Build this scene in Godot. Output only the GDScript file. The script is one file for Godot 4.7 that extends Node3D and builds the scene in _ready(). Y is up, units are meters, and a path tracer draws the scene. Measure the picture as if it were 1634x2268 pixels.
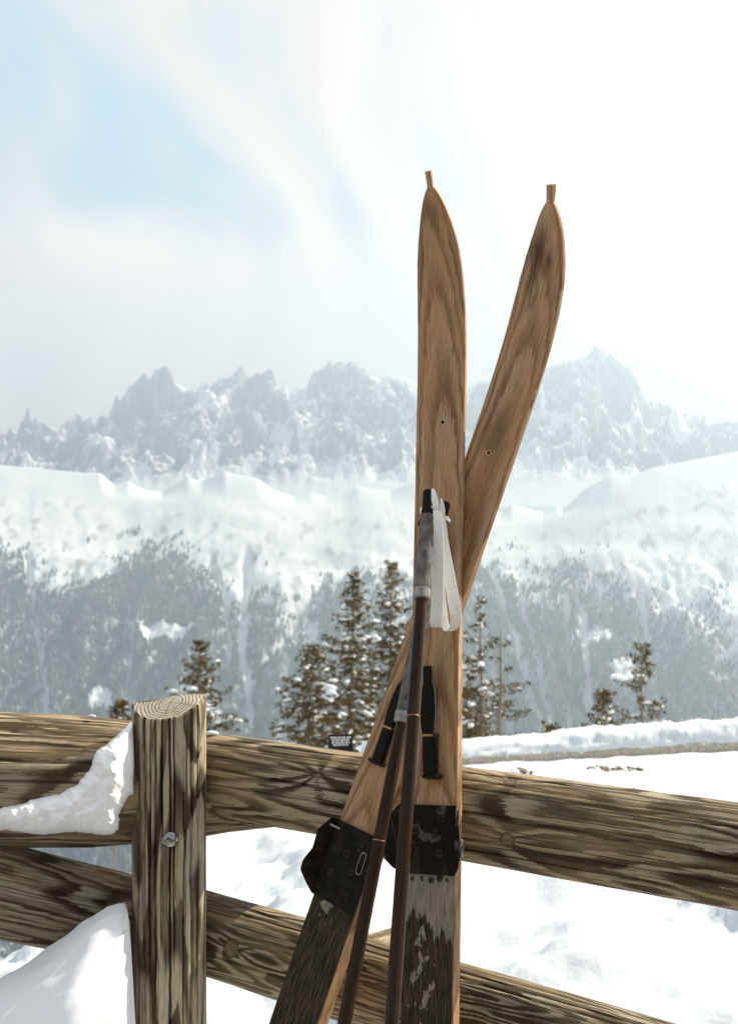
extends Node3D
# Pair of old wooden skis and two poles leaning on a log fence, snowy terrace, conifers and a hazy alpine range behind.
# Metres, y up, camera at EYE looking along -z. at() turns a bearing on the photograph (1634 x 2268 grid) and a distance into a point.

const F := 2643.0
const EYE := Vector3(0, 1.6, 0)
const SUN := Vector3(0.65, 0.60, -0.45)

var rng := RandomNumberGenerator.new()
var used := {}
var M := {}


func at(x: float, y: float, d: float) -> Vector3:
	return EYE + Vector3((x - 817.0) / F, (1134.0 - y) / F, -1.0) * d


# ---------------------------------------------------------------- mesh helpers
class GB:
	var v := PackedVector3Array()
	var n := PackedVector3Array()
	var uv := PackedVector2Array()
	var c := PackedColorArray()
	var idx := PackedInt32Array()
	var colored := false

	func grid(P: PackedVector3Array, UV: PackedVector2Array, nu: int, nv: int, flip := false, wrap := false, C := PackedColorArray()) -> void:
		var base := v.size()
		var N := PackedVector3Array()
		N.resize(P.size())
		for i in nu - 1:
			for j in nv - 1:
				var a := i * nv + j
				var b := a + nv
				var q := [a, b, b + 1, a, b + 1, a + 1]
				if flip:
					q = [a, b + 1, b, a, a + 1, b + 1]
				for k in [0, 3]:
					var t := (P[q[k + 2]] - P[q[k]]).cross(P[q[k + 1]] - P[q[k]])
					N[q[k]] += t
					N[q[k + 1]] += t
					N[q[k + 2]] += t
					idx.append(base + q[k])
					idx.append(base + q[k + 1])
					idx.append(base + q[k + 2])
		if wrap:
			for i in nu:
				var s := N[i * nv] + N[i * nv + nv - 1]
				N[i * nv] = s
				N[i * nv + nv - 1] = s
		for i in N.size():
			N[i] = N[i].normalized()
		v.append_array(P)
		n.append_array(N)
		uv.append_array(UV)
		if C.size():
			colored = true
			c.append_array(C)
		elif colored:
			for i in P.size():
				c.append(Color.WHITE)

	func fan(loop: PackedVector3Array, flip := false) -> void:
		var mid := Vector3.ZERO
		for p in loop:
			mid += p
		mid /= loop.size()
		for i in loop.size():
			var a := loop[i]
			var b := loop[(i + 1) % loop.size()]
			tri(mid, b if flip else a, a if flip else b)

	func tri(a: Vector3, b: Vector3, d: Vector3, col := Color.WHITE) -> void:
		var base := v.size()
		var t := (d - a).cross(b - a).normalized()
		for p in [a, b, d]:
			v.append(p)
			n.append(t)
			uv.append(Vector2(p.x + p.z, p.y))
			if colored:
				c.append(col)
		for k in 3:
			idx.append(base + k)

	# closed loops joined one after another, ends capped
	func loft(loops: Array, flat := false, caps := true, flip := false) -> void:
		var m: int = loops[0].size()
		if flat:
			for i in loops.size() - 1:
				for j in m:
					var k := (j + 1) % m
					var a: Vector3 = loops[i][j]
					var b: Vector3 = loops[i + 1][j]
					var d: Vector3 = loops[i + 1][k]
					var e: Vector3 = loops[i][k]
					if flip:
						tri(a, d, b)
						tri(a, e, d)
					else:
						tri(a, b, d)
						tri(a, d, e)
		else:
			var P := PackedVector3Array()
			var UV := PackedVector2Array()
			for i in loops.size():
				for j in m + 1:
					P.append(loops[i][j % m])
					UV.append(Vector2(float(i) / (loops.size() - 1), float(j) / m))
			grid(P, UV, loops.size(), m + 1, flip, true)
		if caps:
			fan(loops[0], flip)
			fan(loops[-1], not flip)

	func commit(m: Material) -> ArrayMesh:
		var arr := []
		arr.resize(Mesh.ARRAY_MAX)
		arr[Mesh.ARRAY_VERTEX] = v
		arr[Mesh.ARRAY_NORMAL] = n
		arr[Mesh.ARRAY_TEX_UV] = uv
		if colored:
			arr[Mesh.ARRAY_COLOR] = c
		arr[Mesh.ARRAY_INDEX] = idx
		var am := ArrayMesh.new()
		am.add_surface_from_arrays(Mesh.PRIMITIVE_TRIANGLES, arr)
		am.surface_set_material(0, m)
		return am


func numbered(called: String) -> String:
	used[called] = used.get(called, -1) + 1
	return called if used[called] == 0 else "%s_%03d" % [called, used[called]]


func thing(called: String, label: String, category: String, pos := Vector3.ZERO, group := "") -> Node3D:
	var o := Node3D.new()
	o.name = numbered(called)
	add_child(o)
	o.position = pos
	o.set_meta("label", label)
	o.set_meta("category", category)
	if group:
		o.set_meta("group", group)
	return o


# a mesh whose vertices are in world coordinates, hung under parent (its position is taken off)
func part(called: String, gb: GB, m: Material, parent: Node3D) -> MeshInstance3D:
	var o := MeshInstance3D.new()
	o.name = called
	var off := Vector3.ZERO
	var p: Node = parent
	while p != self and p is Node3D:
		off += (p as Node3D).position
		p = p.get_parent()
	if off != Vector3.ZERO:
		for i in gb.v.size():
			gb.v[i] -= off
	o.mesh = gb.commit(m)
	parent.add_child(o, true)
	return o


func structure(called: String, gb: GB, m: Material, kind := "structure") -> MeshInstance3D:
	var o := MeshInstance3D.new()
	o.name = called
	o.mesh = gb.commit(m)
	add_child(o)
	o.set_meta("kind", kind)
	return o


func rrect(c: Vector3, w: Vector3, h: Vector3, b: float) -> PackedVector3Array:
	# rounded rectangle loop: half extents w and h, corner cut b (metres)
	var wl := w.length()
	var hl := h.length()
	var wu := w / wl
	var hu := h / hl
	b = minf(b, minf(wl, hl) * 0.95)
	var out := PackedVector3Array()
	for q in [[1, 1], [-1, 1], [-1, -1], [1, -1]]:
		for k in 3:
			var a: float = [0.0, PI / 4, PI / 2][k]
			if q[0] * q[1] < 0:
				a = PI / 2 - a
			var x: float = wl - b + b * cos(a)
			var y: float = hl - b + b * sin(a)
			out.append(c + wu * x * q[0] + hu * y * q[1])
	return out


func ring(c: Vector3, a: Vector3, b: Vector3, r: float, m := 16) -> PackedVector3Array:
	var out := PackedVector3Array()
	for k in m:
		var t := TAU * k / m
		out.append(c + (a * cos(t) + b * sin(t)) * r)
	return out


# lathe along axis: prof = [[distance along axis, radius], ...]
func lathe(gb: GB, c: Vector3, axis: Vector3, prof: Array, m := 20, flat := false) -> void:
	var a := axis.cross(Vector3(0.31, 0.2, 0.93)).normalized()
	var b := axis.cross(a).normalized()
	var loops := []
	for p in prof:
		loops.append(ring(c + axis * p[0], a, b, p[1], m))
	gb.loft(loops, flat, true, true)


func tube(gb: GB, pts: Array, r: float, m := 8) -> void:
	var loops := []
	for i in pts.size():
		var t: Vector3 = (pts[mini(i + 1, pts.size() - 1)] - pts[maxi(i - 1, 0)]).normalized()
		var a := t.cross(Vector3(0.3, 0.2, 0.9)).normalized()
		loops.append(ring(pts[i], a, t.cross(a).normalized(), r, m))
	gb.loft(loops, false, true, true)


# solid box with rounded long edges: centre, half axes
func block(gb: GB, c: Vector3, x: Vector3, y: Vector3, z: Vector3, b := 0.002) -> void:
	var zu := z.normalized()
	var zl := z.length()
	var b2 := minf(b, zl * 0.5)
	var loops := []
	for q in [[-zl, b2], [-zl + b2, 0.0], [zl - b2, 0.0], [zl, b2]]:
		var sx: float = (x.length() - q[1]) / x.length()
		var sy: float = (y.length() - q[1]) / y.length()
		loops.append(rrect(c + zu * q[0], x * sx, y * sy, b))
	gb.loft(loops, true, true, x.cross(y).dot(z) > 0)


func blob(gb: GB, c: Vector3, r: Vector3, noise: FastNoiseLite, amp := 0.3, nu := 7, nv := 9, freq := 1.5) -> void:
	var P := PackedVector3Array()
	var UV := PackedVector2Array()
	for i in nu:
		var t := PI * i / (nu - 1)
		for j in nv:
			var p := TAU * (j % (nv - 1)) / (nv - 1)
			var d := Vector3(sin(t) * cos(p), cos(t), sin(t) * sin(p))
			var k := 1.0 + amp * noise.get_noise_3dv(d * freq + c * 7.0)
			if d.y < 0:
				k *= 1.0 + 0.35 * d.y
			P.append(c + d * r * k)
			UV.append(Vector2(float(j) / nv, float(i) / nu))
	gb.grid(P, UV, nu, nv, false, true)


# flattened lump drawn out along a bough
func pad(gb: GB, c: Vector3, along: Vector3, l: float, h: float, w: float, noise: FastNoiseLite) -> void:
	var side := along.cross(Vector3.UP).normalized()
	var P := PackedVector3Array()
	var UV := PackedVector2Array()
	for i in 7:
		var t := PI * i / 6.0
		for j in 10:
			var p := TAU * (j % 9) / 9.0
			var d := Vector3(sin(t) * cos(p), cos(t), sin(t) * sin(p))
			var k := 1.0 + 0.55 * noise.get_noise_3dv(d * 1.6 + c * 9.0)
			P.append(c + (along * d.x * l + Vector3.UP * maxf(d.y, -0.35) * h + side * d.z * w) * k)
			UV.append(Vector2(j / 9.0, i / 6.0))
	gb.grid(P, UV, 7, 10, false, true)


func fnoise(sd: int, octaves := 1, kind := FastNoiseLite.TYPE_SIMPLEX_SMOOTH) -> FastNoiseLite:
	var f := FastNoiseLite.new()
	f.seed = sd
	f.frequency = 1.0
	f.noise_type = kind
	f.fractal_type = FastNoiseLite.FRACTAL_NONE if octaves <= 1 else FastNoiseLite.FRACTAL_FBM
	f.fractal_octaves = maxi(1, octaves)
	return f


func sm(a: float, b: float, x: float) -> float:
	var t := clampf((x - a) / (b - a), 0.0, 1.0)
	return t * t * (3.0 - 2.0 * t)


func table(xs: Array, x: float) -> float:
	if x <= xs[0][0]:
		return xs[0][1]
	for i in xs.size() - 1:
		if x <= xs[i + 1][0]:
			return lerpf(xs[i][1], xs[i + 1][1], (x - xs[i][0]) / (xs[i + 1][0] - xs[i][0]))
	return xs[-1][1]


# ---------------------------------------------------------------- materials
func mat(col: Color, rough := 0.8, metal := 0.0) -> StandardMaterial3D:
	var m := StandardMaterial3D.new()
	m.albedo_color = col
	m.roughness = rough
	m.metallic = metal
	m.metallic_specular = 0.5 if metal > 0.5 else 0.3
	return m


func lin(r: float, g: float, b: float) -> Color:
	return Color(r, g, b).linear_to_srgb()


func textured(t: Array, rough := 0.85, bump := 0.15) -> StandardMaterial3D:
	var m := mat(Color.WHITE, rough)
	m.albedo_texture = t[0]
	m.texture_filter = BaseMaterial3D.TEXTURE_FILTER_LINEAR
	if bump > 0.0:
		m.heightmap_enabled = true
		m.heightmap_texture = t[1]
		m.heightmap_scale = bump
	return m


func noise_tex(sd: int, freq: float, ramp: Array, size := 256, octaves := 4, as_normal := false) -> NoiseTexture2D:
	var t := NoiseTexture2D.new()
	t.width = size
	t.height = size
	t.seamless = true
	t.noise = fnoise(sd, octaves)
	t.noise.frequency = freq
	if ramp.size():
		var g := Gradient.new()
		g.offsets = PackedFloat32Array(ramp.map(func(q): return q[0]))
		g.colors = PackedColorArray(ramp.map(func(q): return q[1]))
		t.color_ramp = g
	return t


# Weathered timber. x of the picture runs along the grain (len metres), y round or across it (wid metres).
# o: light, dark (linear colours), fu, fw (figure size), amp, knots [[u, w, su, sw, amp, radius], ...], cracks [[w, drift, u0, u1, half width], ...]
func timber(W: int, H: int, length: float, wid: float, sd: int, o: Dictionary) -> Array:
	var n1 := fnoise(sd)
	var n2 := fnoise(sd + 1)
	var n3 := fnoise(sd + 2, 2)
	var light: Color = o.light
	var dark: Color = o.dark
	var grey: Color = o.get("grey", light)
	var stain: Color = o.get("stain", dark)
	var fu: float = o.fu
	var fw: float = o.fw
	var amp: float = o.amp
	var knots: Array = o.get("knots", [])
	var cracks: Array = o.get("cracks", [])
	var cathedral: Array = o.get("cathedral", [])
	var feather: float = o.get("feather", 0.07)
	var checks: float = o.get("checks", 1.0)
	var grain: float = o.get("grain", 1.0)
	var lo: float = o.get("lo", 0.25)
	var hi: float = o.get("hi", 0.55)
	var mark = o.get("mark")
	var a := PackedByteArray()
	var b := PackedByteArray()
	a.resize(W * H * 3)
	b.resize(W * H)
	for y in H:
		var w := (y + 0.5) / H * wid
		for x in W:
			var u := (x + 0.5) / W * length
			var kr := 9.0
			var u0 := u
			var w0 := w
			var lift := 0.0
			for k in knots:
				var du: float = u0 - k[0]
				var dw: float = w0 - k[1]
				var q := sqrt(du * du / (k[2] * k[2]) + dw * dw / (k[3] * k[3]))
				if q < 1.0:
					var g := pow(maxf(q, 0.02), -0.8 * (1.0 - q))
					u = k[0] + du * g
					w = k[1] + dw * g
					lift += k[4] * (1.0 - q) * (1.0 - q)
					kr = minf(kr, sqrt(du * du + dw * dw) / k[5])
			w += 0.0035 * n3.get_noise_2d(u * 9.0, w * 16.0)
			var ph := lift + amp * n1.get_noise_2d(u * fu, w * fw) + 0.05 * amp * n2.get_noise_2d(u * fu * 6.0, w * fw * 3.0) + w * 2.0
			if cathedral.size():
				var dw: float = w - wid * cathedral[2] - cathedral[3] * sin(u * 2.3 + sd)
				ph += cathedral[0] * u + cathedral[1] * dw * dw + 0.16 * n3.get_noise_2d(u * 5.0, w * 420.0)
			u = u0
			w = w0
			var fibre := n2.get_noise_2d(u * 14.0 + 31.0, w * 620.0)
			ph += feather * fibre + 0.5 * feather * n3.get_noise_2d(u * 60.0, w * 260.0)
			var fr := ph - floorf(ph)
			var t := sm(lo, hi, fr) * (1.0 - sm(0.93, 1.0, fr))
			var wear := n3.get_noise_2d(u * 3.0 + 9.0, w * 12.0)
			var fine := n3.get_noise_2d(u * 22.0, w * 760.0)
			var check := sm(0.42, 0.62, n2.get_noise_2d(u * 1.3 + 0.8 * wear, w * 230.0 + 17.0)) * checks
			var col := light.lerp(grey, clampf(0.5 + wear, 0.0, 1.0)).lerp(dark, t * clampf(0.82 + 0.5 * wear, 0.35, 1.0))
			col = col * (1.0 + grain * (0.28 * fibre + 0.38 * fine))
			col = col.lerp(dark * 0.55, check * 0.75)
			var hgt := 0.55 + 0.16 * t + 0.14 * fibre + 0.10 * fine - 0.35 * check
			if kr < 1.6:
				var kc := 0.5 + 0.5 * sin(kr * 11.0)
				var kk := 1.0 - sm(0.95, 1.35, kr)
				col = col.lerp(light.lerp(dark, 0.45 + 0.2 * kc), kk * 0.8)
				var lip := absf(kr - 1.05 - 0.12 * wear) + 0.10 * fibre
				if lip < 0.12:
					col = col.lerp(dark * 0.6, 0.6)
					hgt -= 0.3
			for k in cracks:
				if u > k[2] and u < k[3]:
					var e: float = absf(w - k[0] - k[1] * u - 0.004 * n1.get_noise_2d(u * 5.0, k[0] * 90.0)) / k[4]
					if e < 1.0:
						col = col.lerp(dark * 0.35, 0.85 * (1.0 - e * e))
						hgt -= 0.5 * (1.0 - e)
			if mark != null:
				col = mark.call(col, u, w, wear, fibre)
			var i := (y * W + x) * 3
			var s := Color(clampf(col.r, 0.004, 1.0), clampf(col.g, 0.004, 1.0), clampf(col.b, 0.004, 1.0)).linear_to_srgb()
			a[i] = int(s.r * 255.0)
			a[i + 1] = int(s.g * 255.0)
			a[i + 2] = int(s.b * 255.0)
			b[y * W + x] = int(clampf(hgt, 0.0, 1.0) * 255.0)
	return [ImageTexture.create_from_image(Image.create_from_data(W, H, false, Image.FORMAT_RGB8, a)), ImageTexture.create_from_image(Image.create_from_data(W, H, false, Image.FORMAT_L8, b))]


# ---------------------------------------------------------------- sky
func sky_texture() -> ImageTexture:
	var W := 1536
	var H := 768
	var im := Image.create(W, H, false, Image.FORMAT_RGBF)
	var big := fnoise(11, 3)
	var streak := fnoise(12, 4)
	var warp := fnoise(13, 2)
	var s := SUN.normalized()
	for y in H:
		var el := PI / 2 - PI * (y + 0.5) / H
		if el < -0.06:
			for x in W:
				im.set_pixel(x, y, Color(0.66, 0.69, 0.71))
			continue
		for x in W:
			var az := TAU * (x + 0.5) / W
			var d := Vector3(sin(az) * cos(el), sin(el), -cos(az) * cos(el))
			var az2 := wrapf(az, -PI, PI)
			# cirrus: fans of streaks drawn out along one wind direction
			var wv := Vector3(warp.get_noise_3dv(d * 2.2), warp.get_noise_3dv(d * 2.2 + Vector3(7, 1, 3)), warp.get_noise_3dv(d * 2.2 + Vector3(2, 9, 5)))
			var q := d + wv * 0.07
			var along := q.x * 0.42 - q.y * 0.90
			var across := q.x * 0.90 + q.y * 0.42
			var fan := streak.get_noise_3d(across * 11.0 + 1.5 * wv.z, along * 3.0, q.z * 4.0)
			var lump := big.get_noise_3dv(q * 3.6 + Vector3(0.4, 0.0, 0.0))
			var cover := 0.78 + 0.6 * lump + 0.45 * fan + 0.30 * streak.get_noise_3dv(q * 9.0) - 0.22 * sm(0.2, 0.9, el)
			# the open blue holes between the veils, and the same kind of hole elsewhere round the sky
			for h in [[-0.235, 0.305, 0.095, 0.14, 0.86], [-0.135, 0.355, 0.06, 0.04, 0.30], [-0.10, 0.235, 0.022, 0.03, 0.22], [-0.02, 0.27, 0.10, 0.06, 0.20], [-0.75, 0.5, 0.22, 0.2, 0.9], [-1.7, 0.55, 0.3, 0.22, 0.9], [2.4, 0.6, 0.3, 0.25, 0.9], [-2.5, 0.45, 0.2, 0.16, 0.7]]:
				var ex: float = (az2 - h[0] + 0.28 * (el - h[1]) + 0.05 * wv.x) / h[2]
				var ey: float = (el - h[1] + 0.05 * wv.y) / h[3]
				var qq := ex * ex + ey * ey
				if qq < 6.0:
					cover -= h[4] * exp(-qq) * clampf(1.0 - 0.9 * fan, 0.3, 1.7)
			cover += 0.75 * (1.0 - sm(0.04, 0.25, el))
			var near := maxf(0.0, d.dot(s))
			cover += 0.7 * pow(near, 3.0)
			cover = sm(-0.15, 1.0, cover)
			var blue := Color(0.27, 0.40, 0.50).lerp(Color(0.20, 0.33, 0.47), sm(0.3, 1.2, el))
			var white := Color(0.525, 0.472, 0.438) * (1.0 + 0.18 * fan) * (1.0 + 0.42 * (1.0 - sm(0.0, 0.42, el)))
			var c := blue.lerp(white, cover)
			c *= 1.0 + 0.12 * pow(near, 10.0)
			im.set_pixel(x, y, c)
	return ImageTexture.create_from_image(im)


# ---------------------------------------------------------------- ground and mountains
const EDGE := [[-30.0, -2.0], [-6.0, 2.0], [-1.9, 4.8], [-1.55, 5.6], [-1.3, 6.3], [-1.05, 7.9], [-0.71, 9.6], [-0.07, 11.2], [0.88, 12.0], [3.2, 12.6], [8.0, 13.5], [40.0, 18.0]]
var gn := fnoise(71, 4)
var gn2 := fnoise(72, 2)


func ground_y(x: float, d: float) -> float:
	var y := -0.065 * d
	var over := d - table(EDGE, x) + 0.25 * gn2.get_noise_2d(x * 1.3, d * 0.4)
	if over > 0.0:
		var soft := minf(over, 1.0)
		y -= 0.75 * (over - 0.5 * soft * (2.0 - soft)) if over < 40.0 else 30.0 + 0.375 * (over - 40.0)
	if d < 60.0:
		y += (0.20 * (1.0 - sm(6.5, 9.5, d)) * gn2.get_noise_2d(x * 0.62 + 3.0, d * 0.62) + 0.06 * gn.get_noise_2d(x * 1.1, d * 1.1) * (1.0 - 0.6 * sm(8.0, 10.0, d)) + (0.016 + 0.055 * sm(0.0, 0.35, gn2.get_noise_2d(x * 0.5 + 9.0, d * 0.4) + 0.25 - 0.3 * x)) * gn.get_noise_2d(x * 3.4 + 40.0, d * 3.4)) * sm(0.0, 1.0, 3.0 - d * 0.02)
	return y


func make_ground() -> void:
	var ds := []
	var d := -12.0
	while d < 1750.0:
		ds.append(d)
		d += 0.4 if d < 2.0 else 0.05 if d < 13.5 else 0.3 if d < 30.0 else (d - 26.0) * 0.12
	var na := 320
	var P := PackedVector3Array()
	var UV := PackedVector2Array()
	for q in ds:
		for j in na:
			var t := (float(j) / (na - 1) - 0.5) * 2.0
			var x: float = (t * 0.42 + t * t * t * t * t * 0.9) * (maxf(q, 0.0) + 6.0)
			P.append(Vector3(x, ground_y(x, q), -q))
			UV.append(Vector2(x, q))
	var gb := GB.new()
	gb.grid(P, UV, ds.size(), na, true)
	structure("snow_ground", gb, M.snow)
	# trodden dark earth path on the near side of the fence
	var Q := PackedVector3Array()
	var QU := PackedVector2Array()
	var rows := 0
	for i in ds.size():
		if ds[i] > 1.5:
			break
		rows += 1
		for j in na:
			Q.append(P[i * na + j] + Vector3(0, 0.03, 0))
			QU.append(UV[i * na + j])
	gb = GB.new()
	gb.grid(Q, QU, rows, na, true)
	structure("path", gb, M.path)


const CREST2 := [[-300, 1010], [0, 1030], [184, 1047], [222, 1047], [253, 1073], [284, 1066], [317, 1083], [360, 1090], [379, 1078], [417, 1059], [446, 1066], [498, 1042], [517, 1049], [570, 1059], [603, 1083], [650, 1099], [689, 1090], [722, 1097], [760, 1090], [793, 1078], [864, 1087], [917, 1066], [1000, 1100], [1105, 1134], [1133, 1117], [1201, 1134], [1234, 1121], [1247, 1127], [1302, 1076], [1351, 1052], [1397, 1053], [1449, 1035], [1634, 1000], [1950, 960]]
const CREST1 := [[-300, 1010], [-100, 960], [0, 975], [80, 930], [130, 950], [184, 940], [198, 930], [217, 938], [239, 923], [251, 899], [258, 869], [265, 888], [294, 852], [312, 833], [322, 823], [332, 840], [339, 833], [355, 825], [374, 828], [389, 847], [408, 857], [422, 869], [434, 883], [460, 869], [477, 873], [489, 859], [510, 835], [522, 823], [534, 808], [546, 833], [570, 833], [579, 839], [593, 828], [603, 840], [610, 864], [622, 864], [631, 852], [639, 869], [643, 871], [660, 854], [677, 859], [686, 838], [698, 817], [705, 833], [731, 811], [753, 799], [767, 807], [779, 798], [803, 814], [827, 833], [841, 842], [860, 831], [893, 833], [922, 850], [975, 870], [1029, 859], [1064, 842], [1083, 838], [1150, 826], [1206, 814], [1250, 799], [1275, 793], [1307, 782], [1317, 760], [1332, 773], [1340, 788], [1356, 792], [1373, 803], [1397, 822], [1411, 839], [1424, 872], [1449, 907], [1520, 940], [1634, 930], [1800, 970], [1950, 1010]]


func crest_mean(x: float) -> float:
	var s := 0.0
	for k in 9:
		s += table(CREST1, x + (k - 4) * 30.0)
	return s / 9.0


var smooth2 := PackedFloat32Array()


func crest_smooth(x: float) -> float:
	if smooth2.is_empty():
		for i in 120:
			var t := 0.0
			for k in 21:
				t += table(CREST2, -300.0 + i * 20.0 + (k - 10) * 12.0)
			smooth2.append(t / 21.0)
	var f := clampf((x + 300.0) / 20.0, 0.0, 118.9)
	var i := int(f)
	return lerpf(smooth2[i], smooth2[i + 1], f - i)


var mn := fnoise(81, 5)
var mr := fnoise(82, 4)
var mf := fnoise(83, 3)
const D0 := 1750.0
const D2 := 3600.0
const D1 := 5400.0


func slope_height(a: float, d: float, c2: float) -> float:
	var h0 := -680.0 + 60.0 * mn.get_noise_1d(a * 6.0)
	var s := (d - D0) / (D2 - D0)
	var h2 := (1134.0 - lerpf(crest_smooth(817.0 + F * a), c2, sm(0.93, 1.0, s))) / F * D2
	var h: float
	if s <= 1.0:
		h = lerpf(h0, h2, 0.35 * s + 0.65 * s * s * (1.6 - 0.6 * s))
	else:
		h = h2 - 160.0 * sm(0.0, 1.0, (s - 1.0) * 5.0)
	var x := a * d
	var e := clampf(s * (1.0 - s) * 4.0, 0.0, 1.0)
	# ribs and gullies that run down the fall line
	var rib := 1.0 - absf(mr.get_noise_2d(x * 0.0042 + 0.3 * mn.get_noise_2d(x * 0.002, d * 0.002), d * 0.0009))
	var up := sm(0.50, 0.82, s)
	h += e * (lerpf(80.0, 14.0, up) * (rib - 0.75) + lerpf(46.0, 6.0, up) * mn.get_noise_2d(x * 0.006, d * 0.004) + lerpf(16.0, 3.0, up) * mn.get_noise_2d(x * 0.024, d * 0.018))
	h -= e * 34.0 * course(a, s)
	h += 45.0 * up * e * mf.get_noise_2d(x * 0.0016, d * 0.0020)
	return h


# snow courses down the slope: width, then [bearing, height fraction] from the top down
const COURSES := [
	[11.0, [[0.44, 556], [0.50, 548], [0.56, 536], [0.66, 540], [0.80, 548]]], [7.0, [[0.55, 508], [0.60, 505], [0.68, 500], [0.77, 470]]],
	[7.0, [[0.54, 588], [0.58, 620], [0.66, 670], [0.75, 722]]], [8.0, [[0.34, 632], [0.42, 628], [0.50, 635], [0.58, 620]]],
	[9.0, [[0.34, 1218], [0.45, 1190], [0.55, 1160], [0.66, 1130], [0.80, 1088]]], [7.0, [[0.34, 1236], [0.50, 1204], [0.62, 1180], [0.76, 1146]]],
	[7.0, [[0.38, 1134], [0.50, 1110], [0.60, 1082], [0.72, 1056]]], [6.0, [[0.36, 1262], [0.55, 1258], [0.72, 1250]]], [8.0, [[0.34, 1330], [0.50, 1300], [0.64, 1290], [0.74, 1270]]],
	[6.0, [[0.36, 276], [0.50, 286], [0.62, 292]]], [7.0, [[0.40, 850], [0.60, 838], [0.74, 866]]], [6.0, [[0.36, 420], [0.46, 408], [0.56, 400]]], [7.0, [[0.30, 120], [0.55, 90], [0.74, 60]]], [8.0, [[0.34, 1480], [0.55, 1440], [0.68, 1420]]], [6.0, [[0.36, 980], [0.55, 970], [0.78, 1000]]], [7.0, [[0.36, 720], [0.5, 735], [0.6, 770], [0.72, 800]]]]
const CLEARINGS := [[372, 0.605, 75, 0.022], [1392, 0.52, 55, 0.03], [1310, 0.60, 45, 0.02], [225, 0.45, 30, 0.02], [690, 0.42, 25, 0.02], [470, 0.42, 30, 0.018], [940, 0.47, 40, 0.02]]


# how far a point lies inside a snow course, 0 to 1
func course(a: float, s: float) -> float:
	var X := 817.0 + F * a
	var best := 0.0
	for q in COURSES:
		var line: Array = q[1]
		if s < line[0][0] - 0.03 or s > line[-1][0] + 0.03:
			continue
		var w: float = q[0] * (0.75 + 0.9 * absf(mf.get_noise_2d(s * 9.0, q[0] + line[0][1] * 0.01)))
		var off := absf(X - table(line, s) - 9.0 * mf.get_noise_2d(s * 11.0, line[0][1] * 0.13))
		if off < w * 3.0:
			var fade := sm(line[0][0] - 0.03, line[0][0] + 0.02, s) * (1.0 - sm(line[-1][0] - 0.02, line[-1][0] + 0.03, s))
			best = maxf(best, exp(-off * off / (w * w)) * fade)
	return best


func forest_at(a: float, d: float) -> float:
	var x := a * d
	var s := (d - D0) / (D2 - D0)
	var X := 817.0 + F * a
	var line := table([[-300, 0.70], [182, 0.735], [323, 0.80], [448, 0.775], [505, 0.70], [637, 0.665], [760, 0.70], [900, 0.72], [1050, 0.80], [1130, 0.81], [1250, 0.755], [1350, 0.705], [1450, 0.66], [1700, 0.55]], X)
	var ragged := mf.get_noise_2d(x * 0.016, d * 0.008)
	var f := line - s + 0.10 * mn.get_noise_2d(x * 0.004, d * 0.003) + 0.07 * ragged
	f = sm(-0.05, 0.14, f)
	for q in CLEARINGS:
		var e: float = pow((X - q[0]) / q[2], 2.0) + pow((s - q[1]) / q[3], 2.0) + 0.9 * ragged
		f *= sm(0.6, 1.3, e)
	return f * (1.0 - sm(0.25, 0.6, course(a, s)))


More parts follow.
